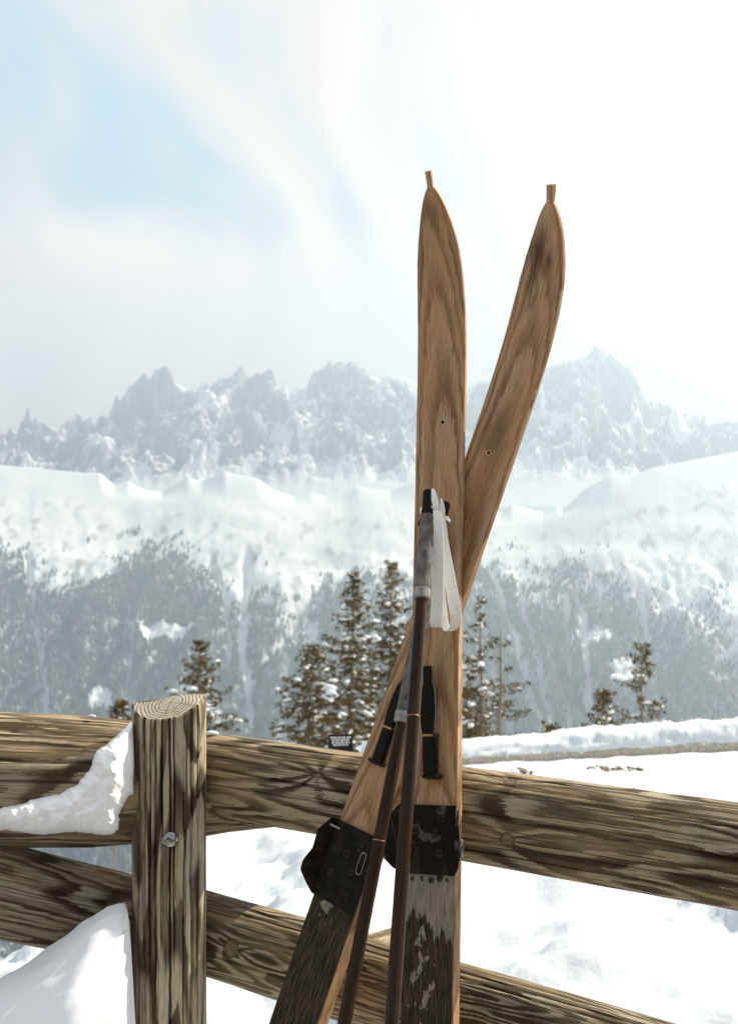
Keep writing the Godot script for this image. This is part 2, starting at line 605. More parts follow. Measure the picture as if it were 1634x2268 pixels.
func make_mountains() -> void:
	var nc := 560
	var nr := 300
	var P := PackedVector3Array()
	var UV := PackedVector2Array()
	var C := PackedColorArray()
	var snow := Color(0.84, 0.86, 0.88)
	var spots := []
	for i in nr:
		var d := lerpf(D0, D2 + 420.0, float(i) / (nr - 1))
		for j in nc:
			var a := lerpf(-0.43, 0.43, float(j) / (nc - 1))
			var X := 817.0 + F * a
			var h := slope_height(a, d, table(CREST2, X))
			P.append(Vector3(a * d, h + EYE.y, -d))
			UV.append(Vector2(a * d, d) * 0.01)
			var f := forest_at(a, d)
			var x := a * d
			var s := (d - D0) / (D2 - D0)
			var rock := sm(0.20, 0.42, mr.get_noise_2d(x * 0.018, d * 0.009) + 0.25 * mn.get_noise_2d(x * 0.05, d * 0.03) - 0.5 * absf(s - 0.72)) * (1.0 - sm(0.86, 0.97, s))
			var col := snow.lerp(Color(0.30, 0.29, 0.28), 0.6 * rock)
			col = col.lerp(Color(0.22, 0.24, 0.255), 0.94 * f * (0.8 + 0.5 * mn.get_noise_2d(x * 0.04, d * 0.03)))
			C.append(col)
	var gb := GB.new()
	gb.grid(P, UV, nc * 0 + nr, nc, true, false, C)
	var mm := mat(Color.WHITE, 0.9)
	mm.vertex_color_use_as_albedo = true
	structure("forested_mountain_slope", gb, mm)

	# the needle-sharp range behind
	nr = 220
	nc = 760
	P = PackedVector3Array()
	UV = PackedVector2Array()
	C = PackedColorArray()
	for i in nr:
		var s := float(i) / (nr - 1) * 1.12
		var d := lerpf(4450.0, D1, s)
		for j in nc:
			var a := lerpf(-0.43, 0.43, float(j) / (nc - 1))
			var X := 817.0 + F * a
			var c1 := table(CREST1, X)
			var cm := crest_mean(X)
			var h1 := (1134.0 - c1) / F * D1
			var hm := (1134.0 - cm) / F * D1
			var lo := 20.0
			var top := lerpf(hm, h1, sm(0.70, 0.97, s))
			var h: float
			if s <= 1.0:
				h = lerpf(lo, top, 0.8 * s + 0.2 * s * s) + 7.0 * sm(0.8, 1.0, s) * mn.get_noise_1d(X * 0.21)
			else:
				h = top - (s - 1.0) * 2400.0
			var x := a * d
			var e := sm(0.15, 0.45, s) * (1.0 - sm(0.90, 0.99, s))
			var rib := 1.0 - absf(mr.get_noise_2d(x * 0.0036 + 0.6 * mn.get_noise_2d(x * 0.003, d * 0.003), d * 0.0014 + 3.0))
			h += e * (150.0 * (rib * rib - 0.55) + 100.0 * mn.get_noise_2d(x * 0.0048, d * 0.0042) + 9.0 * mn.get_noise_2d(x * 0.03, d * 0.022))
			P.append(Vector3(x, h + EYE.y, -d))
			UV.append(Vector2(x, d) * 0.01)
	# bare rock where it is steep, snow where it lies
	for i in nr:
		var sv := float(i) / (nr - 1) * 1.12
		for j in nc:
			var p := P[i * nc + j]
			var pu := P[mini(i + 1, nr - 1) * nc + j] - P[maxi(i - 1, 0) * nc + j]
			var pr := P[i * nc + mini(j + 1, nc - 1)] - P[i * nc + maxi(j - 1, 0)]
			var n := pr.cross(pu).normalized()
			var steep := 1.0 - absf(n.y)
			var big := mn.get_noise_2d(p.x * 0.0042 + 20.0, p.z * 0.0022)
			var X := 817.0 + F * p.x / -p.z
			var butt := clampf((crest_mean(X) - table(CREST1, X)) / 45.0, -0.6, 0.6)
			var r := steep - 0.44 + 0.34 * butt * sm(0.3, 0.9, sv) + 0.50 * big + 0.14 * mr.get_noise_2d(p.x * 0.02, p.z * 0.008) + 0.30 * (sv - 0.62)
			r = sm(0.0, 0.10, r) * sm(0.16, 0.30, sv + 0.2 * big)
			r *= 1.0 - 0.35 * sm(0.20, 0.42, mn.get_noise_2d(p.x * 0.020 + 60.0, p.z * 0.016))
			var tone := 0.85 + 0.5 * mn.get_noise_2d(p.x * 0.02, p.z * 0.03)
			C.append(snow.lerp(Color(0.15, 0.148, 0.148) * tone, r * 0.95))
	gb = GB.new()
	gb.grid(P, UV, nr, nc, true, false, C)
	structure("rocky_mountain_range", gb, mm)

	# conifers on the far slope, read as one wood
	var cone := CylinderMesh.new()
	cone.top_radius = 0.0
	cone.bottom_radius = 0.23
	cone.height = 1.0
	cone.radial_segments = 5
	cone.rings = 1
	cone.cap_bottom = false
	var fm := mat(Color.WHITE, 0.95)
	fm.vertex_color_use_as_albedo = true
	cone.material = fm
	var xf := []
	var cols := []
	rng.seed = 5
	while xf.size() < 60000:
		var d := sqrt(rng.randf_range(D0 * D0, D2 * D2))
		var a := rng.randf_range(-0.36, 0.36)
		var f := forest_at(a, d)
		if rng.randf() > f * 0.9:
			continue
		var X := 817.0 + F * a
		var h := slope_height(a, d, table(CREST2, X))
		var size := rng.randf_range(9.0, 19.0)
		var b := Basis.from_scale(Vector3(size, size, size))
		xf.append(Transform3D(b, Vector3(a * d, h + EYE.y + size * 0.42, -d)))
		var fr := rng.randf()
		var c := Color(0.045, 0.058, 0.060).lerp(Color(0.44, 0.46, 0.47), 0.18 + fr * 0.26)
		cols.append(c)
	var mmesh := MultiMesh.new()
	mmesh.transform_format = MultiMesh.TRANSFORM_3D
	mmesh.use_colors = true
	mmesh.mesh = cone
	mmesh.instance_count = xf.size()
	for i in xf.size():
		mmesh.set_instance_transform(i, xf[i])
		mmesh.set_instance_color(i, cols[i])
	var mi := MultiMeshInstance3D.new()
	mi.name = "distant_forest"
	mi.multimesh = mmesh
	add_child(mi)
	mi.set_meta("kind", "stuff")
	mi.set_meta("label", "dark conifer forest covering the far valley side")
	mi.set_meta("category", "forest")


# ---------------------------------------------------------------- trees
func conifer(called: String, label: String, tip: Vector3, spread: float, shown: float, sd: int, o := {}) -> void:
	rng.seed = sd
	var nz := fnoise(sd, 2)
	var d := -tip.z
	var foot := Vector3(tip.x + rng.randf_range(-0.15, 0.15), ground_y(tip.x, d) - 0.1, tip.z)
	var t := thing(called, label, "tree", foot, o.get("group", "conifers below the terrace"))
	var full := tip.y - foot.y
	# trunk with a slight sweep
	var gb := GB.new()
	var loops := []
	var bend := Vector3(rng.randf_range(-0.1, 0.1), 0, rng.randf_range(-0.1, 0.1))
	var spine := func(h: float) -> Vector3:
		var k: float = h / full
		return tip.lerp(foot, k) + bend * sin(k * PI) + Vector3(nz.get_noise_1d(h * 0.7), 0, nz.get_noise_1d(h * 0.7 + 50.0)) * 0.05 * minf(1.0, h)
	for i in 40:
		var h := full * i / 39.0
		var rr: float = 0.004 + o.get("trunk", 0.014) * h
		loops.append(ring(spine.call(h), Vector3.RIGHT, Vector3.BACK, rr, 7))
	gb.loft(loops, false, true, false)
	part("trunk", gb, M.bark, t)
	var twigs := GB.new()
	var leaf := GB.new()
	leaf.colored = true
	var white := GB.new()
	var h := 0.03
	var sparse: float = o.get("sparse", 0.0)
	var snowy: float = o.get("snow", 0.35)
	var turn := 0.0
	var nsnow := 0
	while h < shown:
		var p: Vector3 = spine.call(h)
		var count := 4 + rng.randi() % 3
		for k in count:
			turn += 2.399 + rng.randf_range(-0.4, 0.4)
			if rng.randf() < sparse + 0.22:
				continue
			var l := (0.09 + spread * h) * rng.randf_range(0.55, 1.25)
			l = minf(l, o.get("most", 1.2))
			var out := Vector3(cos(turn), 0, sin(turn))
			var rise: float = rng.randf_range(0.25, 0.75) * (1.0 - 0.5 * minf(1.0, h / 3.0)) - o.get("droop", 0.25) * minf(1.0, h / 2.0)
			var steps := maxi(2, int(l / 0.085))
			var prev := p
			for q in steps:
				var f := (q + 1.0) / steps
				var c := p + out * l * f + Vector3.UP * l * (rise * f - 0.28 * f * f + 0.30 * f * f * f)
				c += Vector3(nz.get_noise_2d(f * 3.0, turn), nz.get_noise_2d(f * 3.0 + 9.0, turn), nz.get_noise_2d(f * 3.0 + 19.0, turn)) * 0.10 * l
				var br := 0.010 * (1.15 - f) * (0.5 + l)
				twigs.tri(prev + Vector3.UP * br, c, prev - Vector3.UP * br)
				twigs.tri(prev + out.cross(Vector3.UP) * br, c, prev - out.cross(Vector3.UP) * br)
				prev = c
				if f < o.get("bare", 0.12) or rng.randf() < 0.16:
					continue
				# a tuft of needles round the twig
				var tone := rng.randf()
				var wide := rng.randf_range(0.022, 0.060)
				for n in 32:
					var ball := Vector3(rng.randf_range(-1, 1), rng.randf_range(-0.7, 0.8), rng.randf_range(-1, 1))
					var dir := (out * 0.5 + ball + Vector3.UP * 0.25).normalized()
					var nl := rng.randf_range(0.03, 0.075)
					var side := dir.cross(Vector3(rng.randf_range(-1, 1), rng.randf_range(-1, 1), rng.randf_range(-1, 1))).normalized() * rng.randf_range(0.006, 0.013)
					var from := c + ball * wide
					var col := Color(0.066, 0.048, 0.011).lerp(Color(0.25, 0.172, 0.042), tone * rng.randf()) * rng.randf_range(0.7, 1.25)
					leaf.tri(from - side, from + side, from + dir * nl, col)
				if rng.randf() < snowy * 0.34:
					var big := rng.randf_range(0.6, 1.25) * (1.5 if rng.randf() < 0.15 else 1.0) * clampf(0.35 + h * 0.8, 0.4, 1.0)
					pad(white, c + Vector3.UP * 0.028, (out + Vector3.UP * (rise - 0.3)).normalized(), 0.085 * big, 0.034 * big, 0.046 * big, nz)
					nsnow += 1
		h += rng.randf_range(0.07, 0.13)
	part("branches", twigs, M.bark, t).set_meta("kind", "stuff")
	part("crown", leaf, M.needles, t).set_meta("kind", "stuff")
	if nsnow:
		part("snow_load", white, M.snow_soft, t).set_meta("kind", "stuff")


# ---------------------------------------------------------------- fence
# round log between a and b. cracks: [angle deg, drift deg over the length, t0, t1, depth m, half width m]
func log_mesh(a: Vector3, b: Vector3, radii: Array, front: Vector3, sd: int, cracks: Array, nl: int, na: int) -> GB:
	var nz := fnoise(sd, 3)
	var ax := (b - a).normalized()
	var up := (Vector3.UP - ax * ax.y).normalized()
	var fr := ax.cross(up).normalized()
	if fr.dot(front) < 0:
		fr = -fr
	var P := PackedVector3Array()
	var UV := PackedVector2Array()
	var L := (b - a).length()
	for i in nl:
		var t := float(i) / (nl - 1)
		var c := a.lerp(b, t)
		var R := table(radii, t)
		for j in na:
			var th := TAU * j / (na - 1) - PI / 2
			var deg := rad_to_deg(th)
			var rad := R * (1.0 + 0.030 * nz.get_noise_3d(cos(th) * 1.2, sin(th) * 1.2, t * L * 2.0) + 0.004 * nz.get_noise_3d(cos(th) * 14.0, sin(th) * 14.0, t * L * 1.5))
			for k in cracks:
				if t > k[2] and t < k[3]:
					var cd: float = k[0] + k[1] * t + 2.2 * nz.get_noise_2d(t * L * 4.0, k[0])
					var e: float = absf(deg - cd) * PI / 180.0 * R / (k[5] * 1.9)
					if e < 1.0:
						var fade: float = minf(1.0, minf(t - k[2], k[3] - t) * 12.0)
						rad -= k[4] * (1.0 - e) * fade
			P.append(c + (up * cos(th) + fr * sin(th)) * rad)
			UV.append(Vector2(t, float(j) / (na - 1)))
	var gb := GB.new()
	gb.grid(P, UV, nl, na, fr.cross(up).dot(ax) > 0, true)
	for q in [0, nl - 1]:
		var loop := PackedVector3Array()
		for j in na - 1:
			loop.append(P[q * na + j])
		gb.fan(loop, (q == 0) == (fr.cross(up).dot(ax) > 0))
	return gb


func knot(u: float, deg: float, R: float, su: float, sw: float, amp: float, radius: float) -> Array:
	return [u, (deg + 90.0) / 360.0 * TAU * R, su, sw, amp, radius]


func make_fence() -> void:
	var toward := Vector3(-0.5, 0, 0.86)
	var light := Color(0.325, 0.240, 0.142)
	var dark := Color(0.052, 0.034, 0.016)
	var grey := Color(0.30, 0.26, 0.192)

	# right upper rail
	var a := at(456, 1712, 2.45)
	var b := at(1451, 1866, 1.98)
	var dir := (b - a).normalized()
	var r0 := a - dir * 0.16
	var r1 := b + dir * 0.75
	var L := (r1 - r0).length()
	var R := 0.083
	var kn := [
		knot(0.16 + 0.315, 53, R, 0.120, 0.075, -0.6, 0.007), knot(0.16 + 0.69, 26, R, 0.150, 0.070, -0.6, 0.010), knot(0.16 + 0.705, 98, R, 0.150, 0.075, -0.7, 0.012),
		knot(0.16 + 1.15, 60, R, 0.10, 0.06, -0.6, 0.009)]
	var tr := timber(1640, 520, L, TAU * R, 301, {
		"light": light, "dark": dark, "grey": grey, "fu": 1.9, "fw": 11.5, "amp": 1.8, "feather": 0.10, "grain": 0.8, "lo": 0.28, "hi": 0.6, "knots": kn,
		"mark": func(col: Color, u: float, w: float, wear: float, fibre: float) -> Color:
			var k := sm(0.30, 0.20, u) * sm(0.16, 0.22, w) * clampf(0.55 + wear * 1.5 + fibre, 0.0, 1.0)
			return col.lerp(Color(0.20, 0.105, 0.035), 0.55 * k)})
	var t := thing("fence_rail", "upper round log rail right of the post, with the skis leaning on it", "fence rail", r0, "log rails of the fence")
	part("log", log_mesh(r0, r1, [[0.0, R * 0.98], [1.0, R * 1.02]], toward, 41, [[70, 12, 0.42, 1.0, 0.014, 0.0026], [66, 16, 0.08, 0.50, 0.011, 0.0018], [49, 8, 0.05, 0.40, 0.008, 0.0013], [40, 6, 0.12, 0.75, 0.006, 0.0012], [88, 8, 0.1, 0.36, 0.007, 0.0014], [58, 5, 0.5, 0.95, 0.006, 0.0012], [101, 10, 0.3, 0.9, 0.006, 0.0012], [28, 6, 0.05, 0.6, 0.006, 0.0012], [15, 4, 0.1, 0.95, 0.005, 0.0012], [33, 3, 0.45, 0.98, 0.006, 0.0013], [118, 6, 0.15, 0.7, 0.005, 0.0012]], 300, 420), textured(tr, 0.85, 0.12), t)

	# left upper log, thick at the left, its thin end runs on behind the right rail
	var l0 := at(-160, 1722, 2.26)
	var l1 := at(742, 1742, 2.56)
	L = (l1 - l0).length()
	R = 0.115
	var tl := timber(1000, 560, L, TAU * R, 311, {"light": light * 0.92, "dark": dark, "grey": grey, "fu": 1.6, "fw": 12.0, "amp": 1.9, "feather": 0.10, "grain": 0.8, "lo": 0.28, "hi": 0.6,
		"knots": [knot(L * 0.78, 140, R, 0.12, 0.07, -0.6, 0.014)]})
	t = thing("fence_rail", "thick upper log left of the post with snow stuck to its face", "fence rail", l0, "log rails of the fence")
	part("log", log_mesh(l0, l1, [[0.0, 0.128], [0.38, 0.127], [0.58, 0.114], [0.72, 0.096], [1.0, 0.070]], toward, 42, [[62, 4, 0.0, 0.6, 0.010, 0.002], [35, 5, 0.1, 0.7, 0.006, 0.0014], [48, 3, 0.2, 0.65, 0.006, 0.0013], [20, 5, 0.1, 0.8, 0.006, 0.0013], [128, 5, 0.3, 0.95, 0.006, 0.0014]], 240, 320), textured(tl, 0.88, 0.12), t)

	# lower rails
	var m0 := at(-160, 1935, 2.24)
	var m1 := at(400, 2062, 2.50)
	L = (m1 - m0).length()
	R = 0.088
	var tm := timber(640, 420, L, TAU * R, 321, {"light": light * 0.95, "dark": dark, "grey": grey, "fu": 1.7, "fw": 15.0, "amp": 1.8, "feather": 0.13, "lo": 0.3, "hi": 0.7,
		"mark": func(col: Color, u: float, w: float, wear: float, fibre: float) -> Color:
			var k := exp(-pow((u - 0.335) / 0.028, 2.0) - pow((w - 0.165) / 0.010, 2.0)) * clampf(0.6 + fibre + wear, 0.0, 1.0)
			return col.lerp(Color(0.33, 0.075, 0.03), clampf(k * 1.3, 0.0, 0.9))})
	t = thing("fence_rail", "lower log rail left of the post, half buried in the snow heap", "fence rail", m0, "log rails of the fence")
	part("log", log_mesh(m0, m1, [[0.0, R], [1.0, R * 0.98]], toward, 43, [[30, 4, 0.1, 1.0, 0.006, 0.0013], [45, 4, 0.0, 0.9, 0.006, 0.0013], [64, 6, 0.2, 1.0, 0.008, 0.0016], [82, 4, 0.1, 0.9, 0.006, 0.0013]], 200, 300), textured(tm, 0.88, 0.12), t)

	a = at(459, 2066, 2.44)
	b = at(680, 2134, 2.32)
	dir = (b - a).normalized()
	var n0 := a - dir * 0.17
	var n1 := a + dir * 1.7
	L = (n1 - n0).length()
	R = 0.080
	var tn := timber(1200, 420, L, TAU * R, 331, {"light": light * 0.9, "dark": dark, "grey": grey, "fu": 2.0, "fw": 22.0, "amp": 2.2,
		"knots": [knot(0.17 + 0.115, 74, R, 0.095, 0.060, -1.6, 0.0150), knot(0.17 + 0.55, 80, R, 0.12, 0.07, -0.6, 0.012)]})
	t = thing("fence_rail", "lower log rail right of the post, with a round knot", "fence rail", n0, "log rails of the fence")
	part("log", log_mesh(n0, n1, [[0.0, R], [1.0, R]], toward, 44, [[22, 3, 0.05, 0.9, 0.006, 0.0013], [12, 3, 0.05, 0.8, 0.006, 0.0013], [50, 5, 0.05, 0.5, 0.006, 0.0013], [92, 5, 0.1, 0.9, 0.008, 0.0016]], 280, 300), textured(tn, 0.88, 0.12), t)

	# short log beyond, seen between the two poles
	var s0 := at(735, 2160, 2.78)
	var s1 := at(955, 2092, 3.05)
	var ts := timber(300, 200, (s1 - s0).length(), 0.40, 341, {"light": light * 1.05, "dark": dark * 1.6, "grey": grey, "fu": 3.0, "fw": 12.0, "amp": 1.2})
	t = thing("fence_rail", "short pale log beyond the fence, seen low between the poles", "fence rail", s0, "log rails of the fence")
	part("log", log_mesh(s0, s1, [[0.0, 0.066], [1.0, 0.066]], toward, 45, [[40, -20, 0.3, 1.0, 0.010, 0.0025]], 80, 140), textured(ts, 0.88, 0.12), t)

	# half-round post: flat back, round front, cut sloping to the front
	var pc := at(375, 1560, 2.335)
	R = 81.5 / F * 2.335
	var yaw := deg_to_rad(5.0)
	var rt := Vector3(cos(yaw), 0, -sin(yaw))
	var ft := Vector3(sin(yaw), 0, cos(yaw))
	var foot := Vector3(pc.x, -0.15, pc.z)
	t = thing("fence_post", "upright half-round log post with a shiny bolt and ringed sloping top", "fence post", foot)
	var pn := fnoise(46, 3)
	var cracks := [[-36.0, 0.0, 0.9, 0.0016], [-26.0, 0.0, 0.9, 0.0015], [-17.5, 0.0, 0.55, 0.0015], [-6.0, 0.0, 0.3, 0.0013], [5.5, 0.0, 0.9, 0.0016], [12.0, 0.0, 0.5, 0.0011], [41.0, 0.0, 1.0, 0.0024], [53.0, 0.0, 0.8, 0.0012], [27.0, 0.15, 1.0, 0.0013], [-50.0, 0.05, 0.8, 0.0011]]
	var ytop := func(phi: float) -> float:
		return 1.2385 - 0.43 * R * cos(phi) + 0.010 * sin(phi) - 0.006 * sm(0.9, 1.5, phi)
	var nl := 420
	var na := 420
	var P := PackedVector3Array()
	var UV := PackedVector2Array()
	for i in nl:
		var k := float(i) / (nl - 1)
		for j in na:
			var phi := lerpf(-PI / 2, PI / 2, float(j) / (na - 1))
			var yt: float = ytop.call(phi)
			# rows crowd towards the top edge, which is worn round
			var down := 1.39 * (0.25 * k + 0.75 * k * k)
			var rad := R * (1.0 + 0.012 * pn.get_noise_3d(sin(phi) * 1.5, cos(phi) * 1.5, down * 2.2) + 0.003 * pn.get_noise_3d(sin(phi) * 18.0, cos(phi) * 18.0, down * 1.5))
			if down < 0.005:
				rad -= 0.004 * pow(1.0 - down / 0.005, 2.0)
			for q in cracks:
				if down >= q[1] and down < q[2]:
					var cd: float = q[0] + 2.6 * pn.get_noise_2d(down * 3.0, q[0]) + 0.8 * pn.get_noise_2d(down * 14.0, q[0])
					var e: float = absf(rad_to_deg(phi) - cd) * PI / 180.0 * R / (q[3] * 1.8)
					if e < 1.0:
						rad -= 0.014 * (1.0 - e) * minf(1.0, (q[2] - down) * 8.0)
			P.append(Vector3(pc.x, yt - down, pc.z) + rt * sin(phi) * rad + ft * cos(phi) * rad)
			UV.append(Vector2(down / 1.40, float(j) / (na - 1)))
	var gb := GB.new()
	gb.grid(P, UV, nl, na, true)
	# flat back
	var Q := PackedVector3Array()
	var QU := PackedVector2Array()
	for i in [0, nl - 1]:
		Q.append(P[i * na])
		Q.append(P[i * na + na - 1])
		QU.append(Vector2(UV[i * na].x, 0.0))
		QU.append(Vector2(UV[i * na].x, 1.0))
	gb.grid(Q, QU, 2, 2, false)
	var W := PI * R
	var pk := func(deg: float, down: float, su: float, sw: float, amp: float, rad: float) -> Array:
		return [down, (deg + 90.0) / 180.0 * W, su, sw, amp, rad]
	var tp := timber(1200, 320, 1.40, W, 351, {
		"light": Color(0.39, 0.31, 0.20), "dark": Color(0.054, 0.036, 0.017), "grey": Color(0.37, 0.325, 0.25), "fu": 1.5, "fw": 13.0, "amp": 1.3, "lo": 0.38, "hi": 0.62, "feather": 0.05,
		"knots": [pk.call(60.0, 0.09, 0.16, 0.060, -0.9, 0.004)]})
	part("post_log", gb, textured(tp, 0.85, 0.10), t)
	# end grain
	P = PackedVector3Array()
	UV = PackedVector2Array()
	var nr := 24
	for i in nr:
		var k := float(i) / (nr - 1)
		for j in 97:
			var phi := lerpf(-PI / 2, PI / 2, j / 96.0)
			var yt: float = ytop.call(phi)
			var rad := (R - 0.0042) * k
			var h := lerpf(1.2385 + 0.010 * sin(phi) * k, yt, k)
			P.append(Vector3(pc.x, h, pc.z) + rt * sin(phi) * rad + ft * cos(phi) * rad)
			UV.append(Vector2(0.5 + 0.5 * sin(phi) * k, 0.02 + 0.96 * cos(phi) * k))
	gb = GB.new()
	gb.grid(P, UV, nr, 97, true)
	part("end_grain", gb, textured(end_grain(), 0.9, 0.14), t)
	# coach bolt: low dome on a thin collar
	var phi0 := asin(8.0 / 81.5)
	var bc := Vector3(pc.x, at(383, 1858, 2.27).y, pc.z) + (rt * sin(phi0) + ft * cos(phi0)) * (R * 1.004)
	var bn := (rt * sin(phi0) + ft * cos(phi0)).normalized()
	gb = GB.new()
	lathe(gb, bc, bn, [[-0.004, 0.0152], [0.0008, 0.0152], [0.0016, 0.0146], [0.0036, 0.0128], [0.0054, 0.0098], [0.0066, 0.0060], [0.0071, 0.0020]], 28)
	part("bolt_head", gb, M.zinc, t)


func end_grain() -> Array:
	var S := 384
	var n := fnoise(361, 3)
	var a := PackedByteArray()
	var b := PackedByteArray()
	a.resize(S * S * 3)
	b.resize(S * S)
	for y in S:
		for x in S:
			var p := Vector2((x + 0.5) / S * 2.0 - 1.0, (y + 0.5) / S)
			var q := p - Vector2(0.06, 0.30)
			var r := q.length() + 0.05 * n.get_noise_2d(p.x * 2.0, p.y * 2.0)
			var ang := q.angle()
			var ringv := 0.5 + 0.5 * sin(r * 62.0 + 1.2 * n.get_noise_2d(ang * 1.5, 3.0))
			ringv = pow(ringv, 2.5) * (0.55 + 0.6 * n.get_noise_2d(p.x * 9.0, p.y * 9.0) + 0.45)
			ringv *= sm(0.16, 0.34, r)
			var crack := 0.0
			for k in [[-1.05, 0.02], [1.9, 0.03], [0.5, 0.015], [2.7, 0.015], [1.2, 0.012]]:
				var e := absf(wrapf(ang - k[0] + 0.25 * n.get_noise_2d(r * 4.0, k[0]), -PI, PI)) * r
				crack = maxf(crack, 1.0 - e / k[1])
			var fleck := n.get_noise_2d(p.x * 60.0, p.y * 60.0)
			var t := clampf(ringv * 0.8 + 0.35 * fleck, 0.0, 0.92)
			var col := Color(0.44, 0.39, 0.31).lerp(Color(0.06, 0.042, 0.025), t)
			if crack > 0.0:
				col = col.lerp(Color(0.05, 0.04, 0.028), crack * 0.8)
			if q.length() < 0.022:
				col = Color(0.05, 0.03, 0.02)
			col = col.linear_to_srgb()
			var i := (y * S + x) * 3
			a[i] = int(clampf(col.r, 0, 1) * 255)
			a[i + 1] = int(clampf(col.g, 0, 1) * 255)
			a[i + 2] = int(clampf(col.b, 0, 1) * 255)
			b[y * S + x] = int(clampf(0.75 - 0.5 * t - 0.4 * maxf(0.0, crack), 0, 1) * 255)
	return [ImageTexture.create_from_image(Image.create_from_data(S, S, false, Image.FORMAT_RGB8, a)), ImageTexture.create_from_image(Image.create_from_data(S, S, false, Image.FORMAT_L8, b))]


# ---------------------------------------------------------------- snow lying on things
func make_snow_pieces() -> void:
	var nz := fnoise(91, 4)
	# slab stuck to the face of the left log
	var rim := [[296, 1602], [270, 1624], [243, 1648], [216, 1664], [209, 1680], [204, 1699], [190, 1716], [172, 1738], [130, 1758], [80, 1766], [20, 1780], [-50, 1776], [-110, 1790], [-120, 1830], [-60, 1850], [20, 1842], [100, 1848], [150, 1842], [182, 1842], [215, 1846], [248, 1845], [260, 1836], [263, 1815], [262, 1802], [270, 1787], [283, 1766], [290, 1757], [295, 1760], [296, 1700], [296, 1650]]
	var pts := []
	for i in rim.size():
		for k in 5:
			var f := k / 5.0
			var p: Array = rim[i]
			var q: Array = rim[(i + 1) % rim.size()]
			var w := Vector2(lerpf(p[0], q[0], f), lerpf(p[1], q[1], f))
			w += Vector2(nz.get_noise_2d(w.x * 0.12, w.y * 0.12), nz.get_noise_2d(w.x * 0.12 + 50.0, w.y * 0.12)) * (3.0 if w.x < 292.0 else 0.0)
			pts.append(w)
	var P := PackedVector3Array()
	var UV := PackedVector2Array()
	var gb := GB.new()
	var outline := PackedVector2Array(pts)
	var step := 3.0
	var cols := 146
	var lines := 96
	var inside := PackedFloat32Array()
	for j in lines:
		for i in cols:
			var w := Vector2(-134.0 + i * step, 1586.0 + j * step)
			var far := 1e9
			for k in outline.size():
				far = minf(far, w.distance_squared_to(Geometry2D.get_closest_point_to_segment(w, outline[k], outline[(k + 1) % outline.size()])))
			far = sqrt(far) * (1.0 if Geometry2D.is_point_in_polygon(w, outline) else -1.0)
			inside.append(far)
			var deep := 2.238 + 0.028 * sm(240.0, 300.0, w.x) + 0.03 * sm(1680.0, 1600.0, w.y)
			var q := clampf(far / 34.0, 0.0, 1.0)
			deep -= 0.066 * sqrt(1.0 - (1.0 - q) * (1.0 - q)) * (1.0 - 0.55 * sm(255.0, 300.0, w.x))
			deep += maxf(0.0, -far) * 0.016
			deep -= 0.012 * nz.get_noise_2d(w.x * 0.02, w.y * 0.02) + 0.003 * nz.get_noise_2d(w.x * 0.09, w.y * 0.09) * sm(1700.0, 1820.0, w.y)
			P.append(at(w.x, w.y, deep))
			UV.append(w * 0.01)
	gb.grid(P, UV, lines, cols, false)
	# keep only the cells within reach of the outline
	var kept := PackedInt32Array()
	for k in range(0, gb.idx.size(), 3):
		if inside[gb.idx[k]] > -8.0 and inside[gb.idx[k + 1]] > -8.0 and inside[gb.idx[k + 2]] > -8.0:
			kept.append_array(gb.idx.slice(k, k + 3))
	gb.idx = kept
	var t := thing("snow_slab", "icy slab of old snow stuck to the thick log left of the post", "snow", at(200, 1840, 2.24))
	part("snow", gb, M.snow_icy, t)

	# heap at the foot of the fence
	P = PackedVector3Array()
	UV = PackedVector2Array()
	var nx := 130
	var nd := 110
	for i in nd:
		var d := lerpf(1.25, 2.5, float(i) / (nd - 1))
		for j in nx:
			var x := lerpf(-2.3, -0.18, pow(float(j) / (nx - 1), 0.6))
			var crest := table([[-2.3, 0.30], [-0.85, 0.63], [-0.68, 0.735], [-0.597, 0.785], [-0.5286, 0.8375], [-0.5136, 0.8475], [-0.493, 0.8625], [-0.472, 0.871], [-0.43, 0.876], [0.0, 0.876]], x)
			var y := crest
			if d < 2.2:
				y -= 1.1 * (2.2 - d) * (2.2 - d)
			else:
				y -= 4.0 * (d - 2.2) * (d - 2.2)
			y -= 1.1 * sm(-0.012, 0.05, x + 0.1985 * d + 0.004 * nz.get_noise_1d(d * 30.0))
			y += 0.012 * nz.get_noise_2d(x * 5.0, d * 5.0) + 0.003 * nz.get_noise_2d(x * 22.0, d * 22.0)
			P.append(Vector3(x, maxf(y, -0.25), -d))
			UV.append(Vector2(x, d))
	gb = GB.new()
	gb.grid(P, UV, nd, nx, true)
	t = thing("snow_heap", "smooth white heap of snow at the foot of the post", "snow", Vector3(-0.9, -0.1, -1.9))
	part("snow", gb, M.snow_fresh, t)

	# crumbs on the rails
	for q in [[467, 1626, 2.435, 0.011, "small tuft of snow on the right rail beside the post"], [203, 1587, 2.34, 0.006, "tiny crust of snow on top of the thick left log"]]:
		gb = GB.new()
		var c := at(q[0], q[1], q[2])
		blob(gb, c, Vector3(q[3] * 1.5, q[3] * 0.6, q[3]), nz, 0.5, 8, 12)
		t = thing("snow_tuft", q[4], "snow", c - Vector3(0, 0.006, 0))
		part("snow", gb, M.snow, t)


